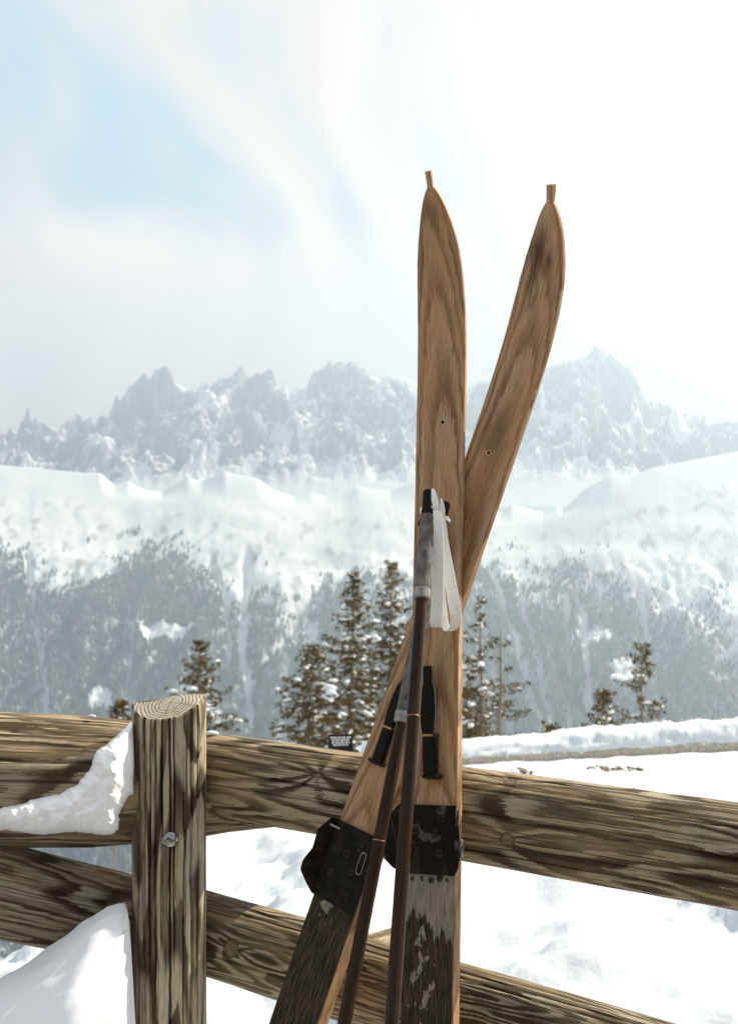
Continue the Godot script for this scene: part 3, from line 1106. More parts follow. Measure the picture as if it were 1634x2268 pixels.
# ---------------------------------------------------------------- skis
class Ski:
	var b0: Vector3
	var ax: Vector3
	var ac: Vector3
	var nn: Vector3
	var sc := 0.92
	var amax := 1.25
	var stop := 1.40
	var curve := []

	# point on the top face: s along the ski, w across, h above the face
	func p(s: float, w := 0.0, h := 0.0) -> Vector3:
		if s <= sc:
			return b0 + ax * s + ac * w + nn * h
		var k := clampf((s - sc) / (stop + 0.1 - sc), 0.0, 1.0) * (curve.size() - 1)
		var i := mini(int(k), curve.size() - 2)
		var q: Vector3 = curve[i].lerp(curve[i + 1], k - i)
		var al := amax * pow((s - sc) / 0.7, 2.0)
		return q + ac * w + (nn * cos(al) - ax * sin(al)) * h

	func bend() -> void:
		var q := b0 + ax * sc
		var n := 160
		var ds := (stop + 0.1 - sc) / n
		for i in n + 1:
			curve.append(q)
			var al := amax * pow(float(i) * ds / 0.7, 2.0)
			q += (ax * cos(al) + nn * sin(al)) * ds


func lay_ski(yaw_deg: float, lean: float, rail_t: float, off: float, lo: Vector2, hi: Vector2) -> Ski:
	var ya := deg_to_rad(yaw_deg)
	var n0 := Vector3(-sin(ya), 0, cos(ya))
	var ph := atan(lean)
	var nn := n0 * cos(ph) + Vector3.UP * sin(ph)
	var ra := at(456, 1712, 2.45)
	var rb := at(1451, 1866, 1.98)
	var c := ra.lerp(rb, rail_t) + Vector3(-0.502, 0, 0.865) * (0.083 + off)
	var hit := func(q: Vector2) -> Vector3:
		var r := Vector3((q.x - 817.0) / F, (1134.0 - q.y) / F, -1.0)
		return EYE + r * (nn.dot(c - EYE) / nn.dot(r))
	var s := Ski.new()
	s.b0 = hit.call(lo)
	s.ax = (hit.call(hi) - s.b0).normalized()
	s.nn = (nn - s.ax * nn.dot(s.ax)).normalized()
	s.ac = s.ax.cross(s.nn)
	return s


func ski_body(s: Ski, hw: float, sd: int, knob: Array, mark: Callable) -> Array:
	# rows along the ski: [s, half width, thickness]
	var rows := []
	var lo := -0.88
	var n := 150
	for i in n:
		var q := lerpf(lo, s.stop - 0.34, float(i) / (n - 1))
		rows.append([q, hw * (1.0 + 0.03 * sm(0.6, 1.05, q) - 0.03 * sm(0.2, 0.5, q) * (1.0 - sm(0.5, 0.9, q))), 0.009 + 0.021 * (1.0 - sm(-0.1, 0.95, q))])
	# tapering tip with its little peg
	var tipw := [[0.0, 1.0], [0.25, 0.99], [0.42, 0.965], [0.56, 0.905], [0.68, 0.80], [0.78, 0.665], [0.86, 0.53], [0.92, 0.40], [0.96, 0.285], [0.985, 0.19], [1.0, 0.125]]
	for i in 60:
		var f := (i + 1) / 60.0
		rows.append([s.stop - 0.34 + 0.34 * f * 0.915, hw * 1.03 * table(tipw, f), 0.009])
	for i in 8:
		rows.append([s.stop - 0.029 + 0.029 * (i + 1) / 8.0, hw * knob[0], 0.009 + knob[1] * sm(0.0, 4.0, i)])
	var m := 13
	var gb := GB.new()
	var Pt := PackedVector3Array()
	var Ut := PackedVector2Array()
	var L: float = s.stop - lo
	var sides := [PackedVector3Array(), PackedVector3Array(), PackedVector3Array()]
	var us := [PackedVector2Array(), PackedVector2Array(), PackedVector2Array()]
	for r in rows:
		var u: float = (r[0] - lo) / L
		var bv := minf(0.0018, r[1] * 0.4)
		for j in m:
			var k := lerpf(-1.0, 1.0, float(j) / (m - 1))
			var w: float = (r[1] - bv) * k
			Pt.append(s.p(r[0], w, 0.0015 * (1.0 - k * k)))
			Ut.append(Vector2(u, 0.5 + w / (hw * 1.03) * 0.49))
		for q in 3:
			var loop := []
			match q:
				0: loop = [[r[1] - bv, 0.0], [r[1] - bv * 0.3, -bv * 0.3], [r[1], -bv], [r[1], -r[2]]]
				1: loop = [[r[1], -r[2]], [0.0, -r[2]], [-r[1], -r[2]]]
				2: loop = [[-r[1], -r[2]], [-r[1], -bv], [-r[1] + bv * 0.3, -bv * 0.3], [-r[1] + bv, 0.0]]
			for e in loop:
				sides[q].append(s.p(r[0], e[0], e[1]))
				us[q].append(Vector2(u, 0.03 + 0.5 * absf(e[1]) / 0.03 * 0.1 if q != 2 else 0.97))
	gb.grid(Pt, Ut, rows.size(), m, true)
	gb.grid(sides[0], us[0], rows.size(), 4, true)
	gb.grid(sides[1], us[1], rows.size(), 3, true)
	gb.grid(sides[2], us[2], rows.size(), 4, true)
	for e in [0, rows.size() - 1]:
		var r: Array = rows[e]
		var loop := PackedVector3Array([s.p(r[0], r[1], 0), s.p(r[0], -r[1], 0), s.p(r[0], -r[1], -r[2]), s.p(r[0], r[1], -r[2])])
		gb.fan(loop, e == 0)
	var tex := timber(2000, 112, L, hw * 2.06, sd, {
		"light": Color(0.385, 0.218, 0.108), "dark": Color(0.195, 0.096, 0.042), "grey": Color(0.37, 0.245, 0.148), "fu": 1.3, "fw": 9.0, "amp": 0.95, "checks": 0.25, "grain": 0.85, "lo": 0.30, "hi": 0.9, "feather": 0.08,
		"cathedral": [-5.2, -1000.0, 0.5, 0.007], "mark": mark})
	return [gb, textured(tex, 0.62, 0.05)]


func screw(parent: Node3D, s: Ski, q: float, w: float, h: float, r: float, m: Material) -> void:
	var gb := GB.new()
	var c := s.p(q, w, h)
	lathe(gb, c, s.nn, [[-0.001, r], [0.0008, r], [0.0018, r * 0.78]], 14)
	# raised lips either side of the slot
	part("screw", gb, m, parent)
	gb = GB.new()
	block(gb, c + s.nn * 0.002, s.ac * r * 0.75, s.ax * r * 0.12, s.nn * 0.0006, 0.0002)
	part("screw_slot", gb, M.black, parent)


# bent sheet-iron toe piece: base plate and two flared cheeks
func toe_iron(ski: Node3D, s: Ski, s0: float, s1: float, hw: float, lift: float, left: Array, right: Array, slant: float, m: Material) -> Node3D:
	var root := Node3D.new()
	root.name = "toe_iron"
	ski.add_child(root, true)
	var gb := GB.new()
	var loops := []
	for i in 9:
		var f := i / 8.0
		var q := lerpf(s0, s1, f)
		var c := s.p(q, 0.0, lift)
		var half := hw * (1.0 - 0.06 * sm(0.85, 1.0, f))
		loops.append(rrect(c, s.ac * half + s.ax * slant * half, s.nn * 0.0022, 0.001))
	gb.loft(loops, true, true, true)
	part("base_plate", gb, m, root)
	for e in [[-1.0, left], [1.0, right]]:
		gb = GB.new()
		var P := PackedVector3Array()
		var UV := PackedVector2Array()
		var n := 26
		var rise := 7
		for layer in [0.0, 0.0026]:
			var P2 := PackedVector3Array()
			for i in n:
				var f := i / (n - 1.0)
				var q := lerpf(s0, s1, f)
				var hh: float = table(e[1], f)
				for j in rise:
					var k := float(j) / (rise - 1)
					var out: float = 0.62 * hh * pow(k, 1.25) + layer * (1.0 if k < 0.9 else 0.8)
					var w: float = e[0] * (hw - 0.003 + out)
					P2.append(s.p(q + slant * w, w, lift - 0.001 + hh * k * (1.0 - 0.1 * k)))
					UV.append(Vector2(f, k))
			gb.grid(P2, UV.slice(UV.size() - n * rise), n, rise, (e[0] > 0) == (layer == 0.0))
			P.append_array(P2)
		# close the rim between the two sheets
		var E := PackedVector3Array()
		var EU := PackedVector2Array()
		for i in n:
			E.append(P[i * rise + rise - 1])
			E.append(P[n * rise + i * rise + rise - 1])
			EU.append(Vector2(i / 25.0, 0))
			EU.append(Vector2(i / 25.0, 1))
		gb.grid(E, EU, n, 2, e[0] > 0)
		for i in [0, n - 1]:
			E = PackedVector3Array()
			EU = PackedVector2Array()
			for j in rise:
				E.append(P[i * rise + j])
				E.append(P[n * rise + i * rise + j])
				EU.append(Vector2(j / 6.0, 0))
				EU.append(Vector2(j / 6.0, 1))
			gb.grid(E, EU, rise, 2, i == 0)
		part("side_cheek", gb, m, root)
	return root


# front tension lever: black handle, brass collar, coil spring beside it, cross foot
func lever(ski: Node3D, s: Ski, top: float, bottom: float, w0: float, w1: float, flip := 1.0) -> void:
	var root := Node3D.new()
	root.name = "binding_lever"
	ski.add_child(root, true)
	var gb := GB.new()
	var loops := []
	# [fraction from the top, half width, height]
	var prof := [[0.0, 0.0072, 0.006], [0.012, 0.0080, 0.008], [0.17, 0.0080, 0.009], [0.19, 0.0090, 0.011], [0.205, 0.0104, 0.012], [0.31, 0.0118, 0.014], [0.44, 0.0122, 0.015], [0.56, 0.0112, 0.015], [0.625, 0.0098, 0.014], [0.66, 0.0096, 0.013], [0.80, 0.0104, 0.013], [0.97, 0.0108, 0.012], [1.0, 0.0100, 0.010]]
	for q in prof:
		var sp := lerpf(top, bottom, q[0])
		loops.append(rrect(s.p(sp, lerpf(w0, w1, q[0]), 0.004 + q[2] * 0.5), s.ac * q[1], s.nn * q[2] * 0.5, 0.003))
	gb.loft(loops, false, true, false)
	part("handle", gb, M.black_gloss, root)
	gb = GB.new()
	loops = []
	for q in [[0.628, 0.0], [0.632, 0.0012], [0.645, 0.0014], [0.650, 0.0]]:
		var sp := lerpf(top, bottom, q[0])
		loops.append(rrect(s.p(sp, lerpf(w0, w1, q[0]), 0.004 + 0.007), s.ac * (0.0100 + q[1]), s.nn * (0.0072 + q[1]), 0.003))
	gb.loft(loops, false, true, false)
	part("brass_collar", gb, M.brass, root)
	gb = GB.new()
	var pts := []
	var wv := lerpf(w0, w1, 0.8) + flip * 0.0135
	for i in 130:
		var f := i / 129.0
		var q := lerpf(lerpf(top, bottom, 0.62), lerpf(top, bottom, 0.97), f)
		pts.append(s.p(q, wv + 0.0030 * cos(f * TAU * 16.0), 0.0065 + 0.0030 * sin(f * TAU * 16.0)))
	tube(gb, pts, 0.0009, 6)
	part("coil_spring", gb, M.iron, root)
	gb = GB.new()
	pts = []
	for i in 24:
		var f := i / 23.0
		pts.append(s.p(lerpf(lerpf(top, bottom, 0.18), lerpf(top, bottom, 0.64), f), lerpf(w0, w1, 0.4) + flip * (0.0105 + 0.0035 * sin(f * PI)), 0.010))
	tube(gb, pts, 0.0013, 8)
	part("side_rod", gb, M.steel, root)
	gb = GB.new()
	var fc := s.p(bottom, w1 + flip * 0.004, 0.006)
	lathe(gb, fc - s.ac * 0.019, s.ac, [[0.0, 0.002], [0.001, 0.0034], [0.004, 0.0036], [0.008, 0.0048], [0.030, 0.0048], [0.034, 0.0036], [0.037, 0.0034], [0.038, 0.002]], 12)
	part("cross_foot", gb, M.iron, root)


func eyelet(ski: Node3D, s: Ski, q: float, w: float) -> void:
	# bored hole: a dark plug sunk in a pale countersunk rim
	var gb := GB.new()
	var c := s.p(q, w, 0.0020)
	lathe(gb, c, s.nn, [[-0.002, 0.0052], [0.0003, 0.0052], [0.0005, 0.0047], [0.0002, 0.0036], [-0.002, 0.0034]], 18)
	part("hole_rim", gb, M.pale_wood, ski)
	gb = GB.new()
	lathe(gb, c, s.nn, [[-0.004, 0.0035], [-0.0002, 0.0035]], 14)
	part("hole", gb, M.hole, ski)


func make_skis() -> void:
	# front ski
	var s := lay_ski(25.0, 0.25, 0.55, 0.060, Vector2(948, 2075), Vector2(970, 1100))
	s.sc = 0.90
	s.amax = 1.22
	s.stop = 1.392
	s.bend()
	var root := thing("wooden_ski", "upright brown wooden ski in front, black binding near its foot", "ski", s.p(-0.88), "pair of old wooden skis")
	var q: Array = ski_body(s, 0.0465, 401, [0.118, 0.001], func(col: Color, u: float, w: float, wear: float, fibre: float) -> Color:
		var k := exp(-pow((u - 2.185) / 0.028, 2.0) - pow((w - 0.052) / 0.012, 2.0)) * clampf(0.7 + 1.2 * fibre + wear, 0.0, 1.0)
		col = col.lerp(Color(0.06, 0.032, 0.016), 0.8 * k)
		k = sm(2.22, 2.1, u) * sm(1.95, 2.12, u) * clampf(0.25 + wear + 0.7 * fibre, 0.0, 1.0)
		col = col.lerp(Color(0.17, 0.085, 0.035), 0.5 * k)
		# pale scuffs
		var sc := absf(w - 0.02 - 0.25 * (u - 1.86))
		if sc < 0.0007 and u > 1.84 and u < 1.93:
			col = col.lerp(Color(0.5, 0.42, 0.32), 0.3)
		return col)
	part("ski_blade", q[0], q[1], root)
	eyelet(root, s, 0.905, 0.006)
	lever(root, s, 0.452, 0.262, -0.010, -0.001)
	# worn foot plate under the boot
	var gb := GB.new()
	var loops := []
	for i in 7:
		var f := i / 6.0
		loops.append(rrect(s.p(lerpf(-0.42, 0.108, f), 0.0, 0.0022), s.ac * 0.0445, s.nn * 0.0018, 0.001))
	gb.loft(loops, true, true, true)
	# flat uv for the worn paint
	for i in gb.v.size():
		var r := gb.v[i] - s.b0
		gb.uv[i] = Vector2((r.dot(s.ax) + 0.42) / 0.53, r.dot(s.ac) / 0.09 + 0.5)
	part("foot_plate", gb, M.worn_plate, root)
	var ti := toe_iron(root, s, 0.100, 0.214, 0.0455, 0.006, [[0.0, 0.004], [0.08, 0.022], [0.22, 0.040], [0.5, 0.040], [0.85, 0.030], [1.0, 0.014]], [[0.0, 0.006], [0.10, 0.026], [0.30, 0.040], [0.6, 0.032], [0.9, 0.016], [1.0, 0.006]], 0.0, M.iron_worn)
	for e in [[0.120, -0.022], [0.135, 0.020], [0.168, 0.012], [0.192, 0.022], [0.17, -0.025]]:
		screw(ti, s, e[0], e[1], 0.0085, 0.0072, M.iron)
	# adjusting slot plate and knurled nut on the right cheek
	gb = GB.new()
	block(gb, s.p(0.182, 0.0535, 0.016), s.ac * 0.0012 + s.nn * 0.0004, s.nn * 0.0055, s.ax * 0.026, 0.001)
	part("slot_plate", gb, M.steel, ti)
	gb = GB.new()
	lathe(gb, s.p(0.146, 0.0655, 0.029), (s.ac - s.nn * 0.25).normalized(), [[-0.004, 0.004], [0.0, 0.013], [0.001, 0.0142], [0.004, 0.0142], [0.005, 0.0128], [0.0055, 0.006]], 22, true)
	part("knurled_nut", gb, M.steel, ti)

	# rear ski, leaning to the right
	s = lay_ski(35.0, 0.27, 0.39, 0.026, Vector2(716, 2075), Vector2(1085, 1003))
	s.sc = 0.93
	s.amax = 1.42
	s.stop = 1.412
	s.bend()
	root = thing("wooden_ski", "brown wooden ski leaning right, crossing behind the upright one", "ski", s.p(-0.88), "pair of old wooden skis")
	q = ski_body(s, 0.0485, 431, [0.135, 0.004], func(col: Color, u: float, w: float, wear: float, fibre: float) -> Color:
		var k := sm(2.02, 2.12, u + 0.06 * wear) * sm(2.24, 2.17, u) * sm(0.05, 0.30, wear + 0.35 * fibre)
		col = col.lerp(Color(0.055, 0.03, 0.016), 0.85 * clampf(k, 0.0, 1.0))
		for e in [[2.158, 0.036, 0.018, 0.006], [2.158, 0.062, 0.018, 0.006]]:
			k = exp(-pow((u - e[0]) / e[2], 2.0) - pow((w - e[1]) / e[3], 2.0)) * clampf(0.8 + fibre, 0.0, 1.0)
			col = col.lerp(Color(0.03, 0.02, 0.014), 0.85 * k)
		k = sm(0.35, 0.60, exp(-pow((u - 1.83) / 0.05, 2.0) - pow((w - 0.045) / 0.020, 2.0)) + 0.45 * fibre + 0.3 * wear)
		return col.lerp(Color(0.10, 0.052, 0.024), 0.55 * k))
	part("ski_blade", q[0], q[1], root)
	eyelet(root, s, 0.912, -0.002)
	lever(root, s, 0.500, 0.318, -0.006, -0.006, -1.0)
	gb = GB.new()
	loops = []
	for i in 7:
		var f := i / 6.0
		loops.append(rrect(s.p(lerpf(-0.46, 0.072, f), 0.0, 0.0022), s.ac * 0.0465, s.nn * 0.0018, 0.001))
	gb.loft(loops, true, true, true)
	for i in gb.v.size():
		var r := gb.v[i] - s.b0
		gb.uv[i] = Vector2((r.dot(s.ax) + 0.46) / 0.54, r.dot(s.ac) / 0.094 + 0.5)
	part("foot_plate", gb, M.dark_plate, root)
	ti = toe_iron(root, s, 0.060, 0.198, 0.0475, 0.006, [[0.0, 0.004], [0.10, 0.018], [0.25, 0.036], [0.38, 0.037], [0.55, 0.028], [0.80, 0.030], [1.0, 0.014]], [[0.0, 0.006], [0.12, 0.028], [0.35, 0.040], [0.6, 0.034], [0.9, 0.016], [1.0, 0.006]], 0.0, M.iron_dark)
	for e in [[0.082, 0.022], [0.108, -0.024], [0.125, 0.018], [0.150, -0.004], [0.17, 0.02]]:
		screw(ti, s, e[0], e[1], 0.0085, 0.0075, M.iron)
	gb = GB.new()
	block(gb, s.p(0.186, -0.040, 0.020), s.ac * 0.012, s.nn * 0.0012, s.ax * 0.0018, 0.0008)
	part("slot_plate", gb, M.steel, ti)
	gb = GB.new()
	pts_loop(gb, s, 0.150, 0.040, 0.024)
	part("buckle", gb, M.steel, ti)


func pts_loop(gb: GB, s: Ski, q: float, w: float, h: float) -> void:
	var pts := []
	for i in 25:
		var t := TAU * i / 24.0
		pts.append(s.p(q + 0.019 * signf(cos(t)) * pow(absf(cos(t)), 0.5), w + 0.006 * signf(sin(t)) * pow(absf(sin(t)), 0.5), h))
	tube(gb, pts, 0.0012, 8)


# ---------------------------------------------------------------- poles
# ribbon: centres, half-width vectors, thickness
func ribbon(pts: Array, halves: Array, thick := 0.0022, sub := 5) -> GB:
	var P := []
	var H := []
	for i in pts.size() - 1:
		for k in sub:
			var f := float(k) / sub
			var a: Vector3 = pts[maxi(i - 1, 0)]
			var b: Vector3 = pts[i]
			var c: Vector3 = pts[i + 1]
			var d: Vector3 = pts[mini(i + 2, pts.size() - 1)]
			P.append(b.cubic_interpolate(c, a, d, f))
			H.append((halves[i] as Vector3).lerp(halves[i + 1], f))
	P.append(pts[-1])
	H.append(halves[-1])
	var loops := []
	for i in P.size():
		var t: Vector3 = (P[mini(i + 1, P.size() - 1)] - P[maxi(i - 1, 0)]).normalized()
		var n: Vector3 = t.cross(H[i]).normalized()
		loops.append(rrect(P[i], H[i], n * thick * 0.5, thick * 0.4))
	var gb := GB.new()
	gb.loft(loops, false, true, true)
	return gb


func pole(label: String, top: Vector3, low: Vector3, grip_from: float, grip_to: float, r: float, ringed: float, sd: int) -> Node3D:
	var ax := (low - top).normalized()
	# the shaft runs on to the ground
	var L := (top.y - 0.02) / -ax.y
	var foot := top + ax * L
	var t := thing("ski_pole", label, "ski pole", foot, "pair of old ski poles")
	var gb := GB.new()
	lathe(gb, top, ax, [[0.03, r * 0.96], [grip_to, r], [ringed - 0.004, r * 1.06], [ringed, r * 1.06], [L * 0.75, r * 1.04], [L - 0.05, r * 0.9], [L, r * 0.3]], 22)
	part("shaft", gb, M.pole_wood, t)
	gb = GB.new()
	lathe(gb, top, ax, [[0.0, r * 0.62], [0.002, r * 0.98], [0.006, r * 1.10], [0.03, r * 1.06], [grip_from + 0.004, r * 1.12]], 22)
	part("cap", gb, M.black_soft, t)
	gb = GB.new()
	var g := [[grip_from, r * 1.14], [grip_from + 0.002, r * 1.26]]
	for k in 18:
		var f := (k + 1) / 19.0
		g.append([lerpf(grip_from, grip_to - 0.018, f), r * (1.26 + 0.10 * f + 0.02 * sin(f * 9.0 + sd))])
	g.append([grip_to - 0.017, r * 1.36])
	lathe(gb, top, ax, g, 24)
	part("grip", gb, M.suede, t)
	gb = GB.new()
	lathe(gb, top, ax, [[grip_to - 0.018, r * 1.36], [grip_to - 0.0175, r * 1.45], [grip_to - 0.002, r * 1.43], [grip_to, r * 1.36], [grip_to + 0.0005, r * 1.0]], 24)
	part("grip_collar", gb, M.suede_pale, t)
	gb = GB.new()
	lathe(gb, top, ax, [[ringed - 0.001, r * 1.05], [ringed - 0.0007, r * 1.12], [ringed + 0.0007, r * 1.12], [ringed + 0.001, r * 1.05]], 22)
	part("copper_ring", gb, M.copper, t)
	# basket near the foot
	gb = GB.new()
	var pts := []
	var ba := ax.cross(Vector3(0, 0, 1)).normalized()
	var bb := ax.cross(ba).normalized()
	for i in 33:
		pts.append(top + ax * (L - 0.11) + (ba * cos(TAU * i / 32.0) + bb * sin(TAU * i / 32.0)) * 0.06)
	tube(gb, pts, 0.005, 8)
	for k in 4:
		var w := ba * cos(TAU * k / 4.0) + bb * sin(TAU * k / 4.0)
		tube(gb, [top + ax * (L - 0.13) + w * r, top + ax * (L - 0.11) + w * 0.06], 0.003, 6)
	part("basket", gb, M.black_soft, t)
	return t


func make_poles() -> void:
	var one := pole("nearer ski pole with white strap, crossing in front of the other pole", at(950, 1087, 2.085), at(880, 2084, 1.72), 0.050, 0.209, 0.0100, 0.414, 1)
	var two := pole("farther ski pole slanting down left, black top showing right of its strap", at(984, 1112, 2.135), at(797, 2085, 1.86), 0.030, 0.405, 0.0100, 0.60, 2)
	# strap of the nearer pole: pointed tongue over the cap, knot, then a hanging loop
	var w := Vector3(1, 0, 0.15).normalized()
	var k := 2.03 / F
	var pts := [at(958, 1083, 2.07), at(960, 1092, 2.062), at(963, 1108, 2.056), at(965, 1122, 2.054), at(965, 1131, 2.058)]
	var hs := []
	for q in [2.5, 5.5, 8.0, 7.5, 6.0]:
		hs.append(w * q * k)
	part("strap_tongue", ribbon(pts, hs, 0.002), M.strap, one)
	pts = [at(966, 1131, 2.052), at(969, 1150, 2.046), at(970, 1200, 2.040), at(969, 1260, 2.036), at(968, 1320, 2.034), at(966, 1366, 2.036), at(965, 1383, 2.041), at(965, 1388, 2.050), at(964, 1380, 2.060), at(962, 1340, 2.066), at(961, 1250, 2.072), at(962, 1160, 2.080)]
	hs = []
	for q in [7.5, 10.0, 12.0, 13.2, 13.6, 13.6, 13.2, 13.0, 13.0, 12.0, 11.0, 7.0]:
		hs.append(w * q * k)
	part("strap", ribbon(pts, hs), M.strap, one)
	pts = [at(962, 1127, 2.060), at(950, 1124, 2.060), at(939, 1124, 2.066), at(931, 1130, 2.082), at(934, 1136, 2.100)]
	hs = []
	for q in 5:
		hs.append(Vector3(0.05, 1, 0).normalized() * 4.3 * k)
	part("strap_band", ribbon(pts, hs, 0.002), M.strap, one)
	pts = [at(939, 1140, 2.10), at(932, 1152, 2.102), at(929, 1164, 2.10)]
	hs = [w * 4.0 * k, w * 5.0 * k, w * 4.5 * k]
	part("strap_end", ribbon(pts, hs, 0.003), M.black_soft, one)
	# strap of the farther pole
	w = Vector3(1, 0.08, 0.1).normalized()
	k = 2.08 / F
	pts = [at(977, 1104, 2.115), at(978, 1114, 2.105), at(979, 1130, 2.100), at(980, 1146, 2.100)]
	hs = []
	for q in [0.8, 4.0, 6.5, 5.0]:
		hs.append(w * q * k)
	part("strap_tongue", ribbon(pts, hs, 0.002), M.strap, two)
	pts = [at(980, 1146, 2.094), at(983, 1165, 2.085), at(987, 1208, 2.076), at(994, 1272, 2.066), at(1005, 1336, 2.058), at(1009, 1366, 2.057), at(1007, 1384, 2.062), at(1000, 1394, 2.072), at(992, 1396, 2.084), at(986, 1386, 2.094), at(984, 1352, 2.102), at(982, 1304, 2.106), at(981, 1240, 2.108), at(981, 1160, 2.110)]
	hs = []
	for q in [5.0, 5.6, 6.8, 12.6, 13.6, 12.4, 11.0]:
		hs.append(w * q * k)
	var w2 := Vector3(0.9, 0.1, 0.42).normalized()
	for q in [10.5, 10.0, 9.0, 6.0, 3.2, 3.0, 4.0]:
		hs.append(w2 * q * k)
	part("strap", ribbon(pts, hs), M.strap, two)
	pts = [at(981, 1146, 2.100), at(990, 1148, 2.096), at(996, 1153, 2.110)]
	hs = []
	for q in 3:
		hs.append(Vector3(-0.1, 1, 0).normalized() * 5.0 * k)
	part("strap_band", ribbon(pts, hs, 0.002), M.strap, two)


# ---------------------------------------------------------------- things beyond the fence
func make_terrace_things() -> void:
	var nz := fnoise(95, 4)
	# low timber kerb with a thick cap of snow
	var a := at(770, 1694, 10.75)
	var b := at(1900, 1641, 12.3)
	a.y = ground_y(a.x, -a.z) + 0.10
	var t := thing("timber_kerb", "weathered grey timber kerb across the terrace edge behind the fence", "kerb", Vector3(a.x, a.y - 0.08, a.z))
	var P := PackedVector3Array()
	var gb := GB.new()
	var loops := []
	var path := []
	for i in 60:
		var f := i / 59.0
		var X := lerpf(790.0, 1900.0, f)
		var Y := table([[790, 1688], [1020, 1690], [1240, 1679], [1451, 1667], [1900, 1640]], X)
		var d := table([[790, 10.9], [1020, 11.1], [1451, 11.75], [1900, 12.5]], X)
		path.append(at(X, Y - 10.0, d))
	for i in path.size():
		var p: Vector3 = path[i]
		loops.append(rrect(p + Vector3(0, -0.01, 0) + Vector3(0, 0.008 * nz.get_noise_1d(p.x * 3.0), 0), Vector3(0, 0.056 + 0.008 * nz.get_noise_1d(p.x * 5.0), 0), Vector3(0.0, 0, 0.19), 0.012))
	gb.loft(loops, true, true, true)
	part("beam", gb, M.old_beam, t)
	for X in [6, 22, 38, 54]:
		gb = GB.new()
		var p: Vector3 = path[X]
		block(gb, p + Vector3(0, -0.10, -0.14), Vector3(0.04, 0, 0), Vector3(0, 0, 0.04), Vector3(0, 0.16, 0), 0.006)
		part("stake", gb, M.old_beam, t)
	# snow cap
	P = PackedVector3Array()
	var UV := PackedVector2Array()
	for i in 180:
		var f := i / 179.0 * 59.0
		var p: Vector3 = path[mini(int(f), 58)].lerp(path[mini(int(f), 58) + 1], f - mini(int(f), 58))
		var X := lerpf(790.0, 1900.0, i / 179.0)
		var top := table([[790, 0.075], [812, 0.10], [900, 0.13], [1020, 0.125], [1130, 0.125], [1200, 0.14], [1250, 0.18], [1330, 0.185], [1400, 0.19], [1451, 0.195], [1900, 0.22]], X)
		for j in 22:
			var k := j / 21.0
			var th := lerpf(-0.45, PI + 0.35, k)
			var rr := 1.0 + 0.22 * nz.get_noise_3d(p.x * 3.2, cos(th) * 1.4, sin(th) * 1.4) + 0.08 * nz.get_noise_3d(p.x * 12.0, cos(th) * 4.0, sin(th) * 4.0)
			var end := sm(0.0, 5.0, float(i))
			P.append(p + Vector3(0, 0.042, -0.05) + Vector3(0.03 * cos(th), maxf(sin(th), -0.12) * top * rr * (0.35 + 0.65 * end), cos(th) * 0.21 * rr * (0.5 + 0.5 * end)))
			UV.append(Vector2(p.x, k))
	gb = GB.new()
	gb.grid(P, UV, 180, 22, false)
	var cap := thing("snow_drift", "thick white drift of snow lying along the timber kerb", "snow", Vector3(path[20].x, path[20].y + 0.04, path[20].z))
	part("snow", gb, M.snow, cap)
	# bare earth showing through
	var patches := [[1360, 1702, 62.0, 5.0, "long dark strip of bare earth showing through the terrace snow"], [1165, 1709, 14.0, 3.5, "small dark patch of bare earth below the timber kerb"], [1400, 1738, 7.0, 3.0, "dark clod of earth nearest the right rail on the terrace snow"], [1352, 1742, 9.0, 2.5, "flat dark clod of earth just above the right rail"], [1132, 1711, 4.0, 2.0, "tiny earth clod left of the small dark patch"]]
	for e in patches:
		var tan: float = (e[1] - 1134.0) / F
		var d: float = 1.6 / (tan - 0.065)
		var c := at(e[0], e[1], d)
		c.y = ground_y(c.x, d)
		gb = GB.new()
		var n := maxi(2, int(e[2] / 3.5))
		rng.seed = int(e[0])
		for k in n:
			var f := (k + 0.5) / n * 2.0 - 1.0 + rng.randf_range(-0.05, 0.05)
			var x: float = c.x + f * e[2] / F * d
			var dd := d + rng.randf_range(-0.10, 0.10)
			var big := rng.randf_range(0.5, 1.4)
			blob(gb, Vector3(x, ground_y(x, dd) - 0.004, -dd), Vector3(6.0 / F * d * big, e[3] / F * d * rng.randf_range(0.35, 0.9), 0.09 * big), nz, 0.8, 8, 12, 2.4)
		t = thing("earth_patch", e[4], "earth", c, "bare earth patches on the terrace")
		part("soil", gb, M.earth, t)
	# notice board
	var d := 10.2
	var k := d / F
	var c := at(754.5, 1652, d)
	var foot := Vector3(c.x, ground_y(c.x, d + 0.05), c.z - 0.05)
	t = thing("notice_board", "small black notice board with four lines of white writing", "sign", foot)
	var rx := Vector3(1, 0.05, 0.12).normalized()
	var up := Vector3(-0.03, 1, 0).normalized()
	var fw := rx.cross(up).normalized()
	gb = GB.new()
	block(gb, c, rx * 27.5 * k, up * 26.0 * k, fw * 0.008, 0.003)
	part("panel", gb, M.sign_black, t)
	gb = GB.new()
	block(gb, Vector3(c.x, (c.y + foot.y) * 0.5 - 0.05, c.z) - fw * 0.03, Vector3(0.02, 0, 0), Vector3(0, 0, 0.02), Vector3(0, (c.y - foot.y) * 0.5 + 0.12, 0), 0.003)
	part("stake", gb, M.old_beam, t)
	# the writing is too far off and blurred to read: rows of word-long strokes
	rng.seed = 77
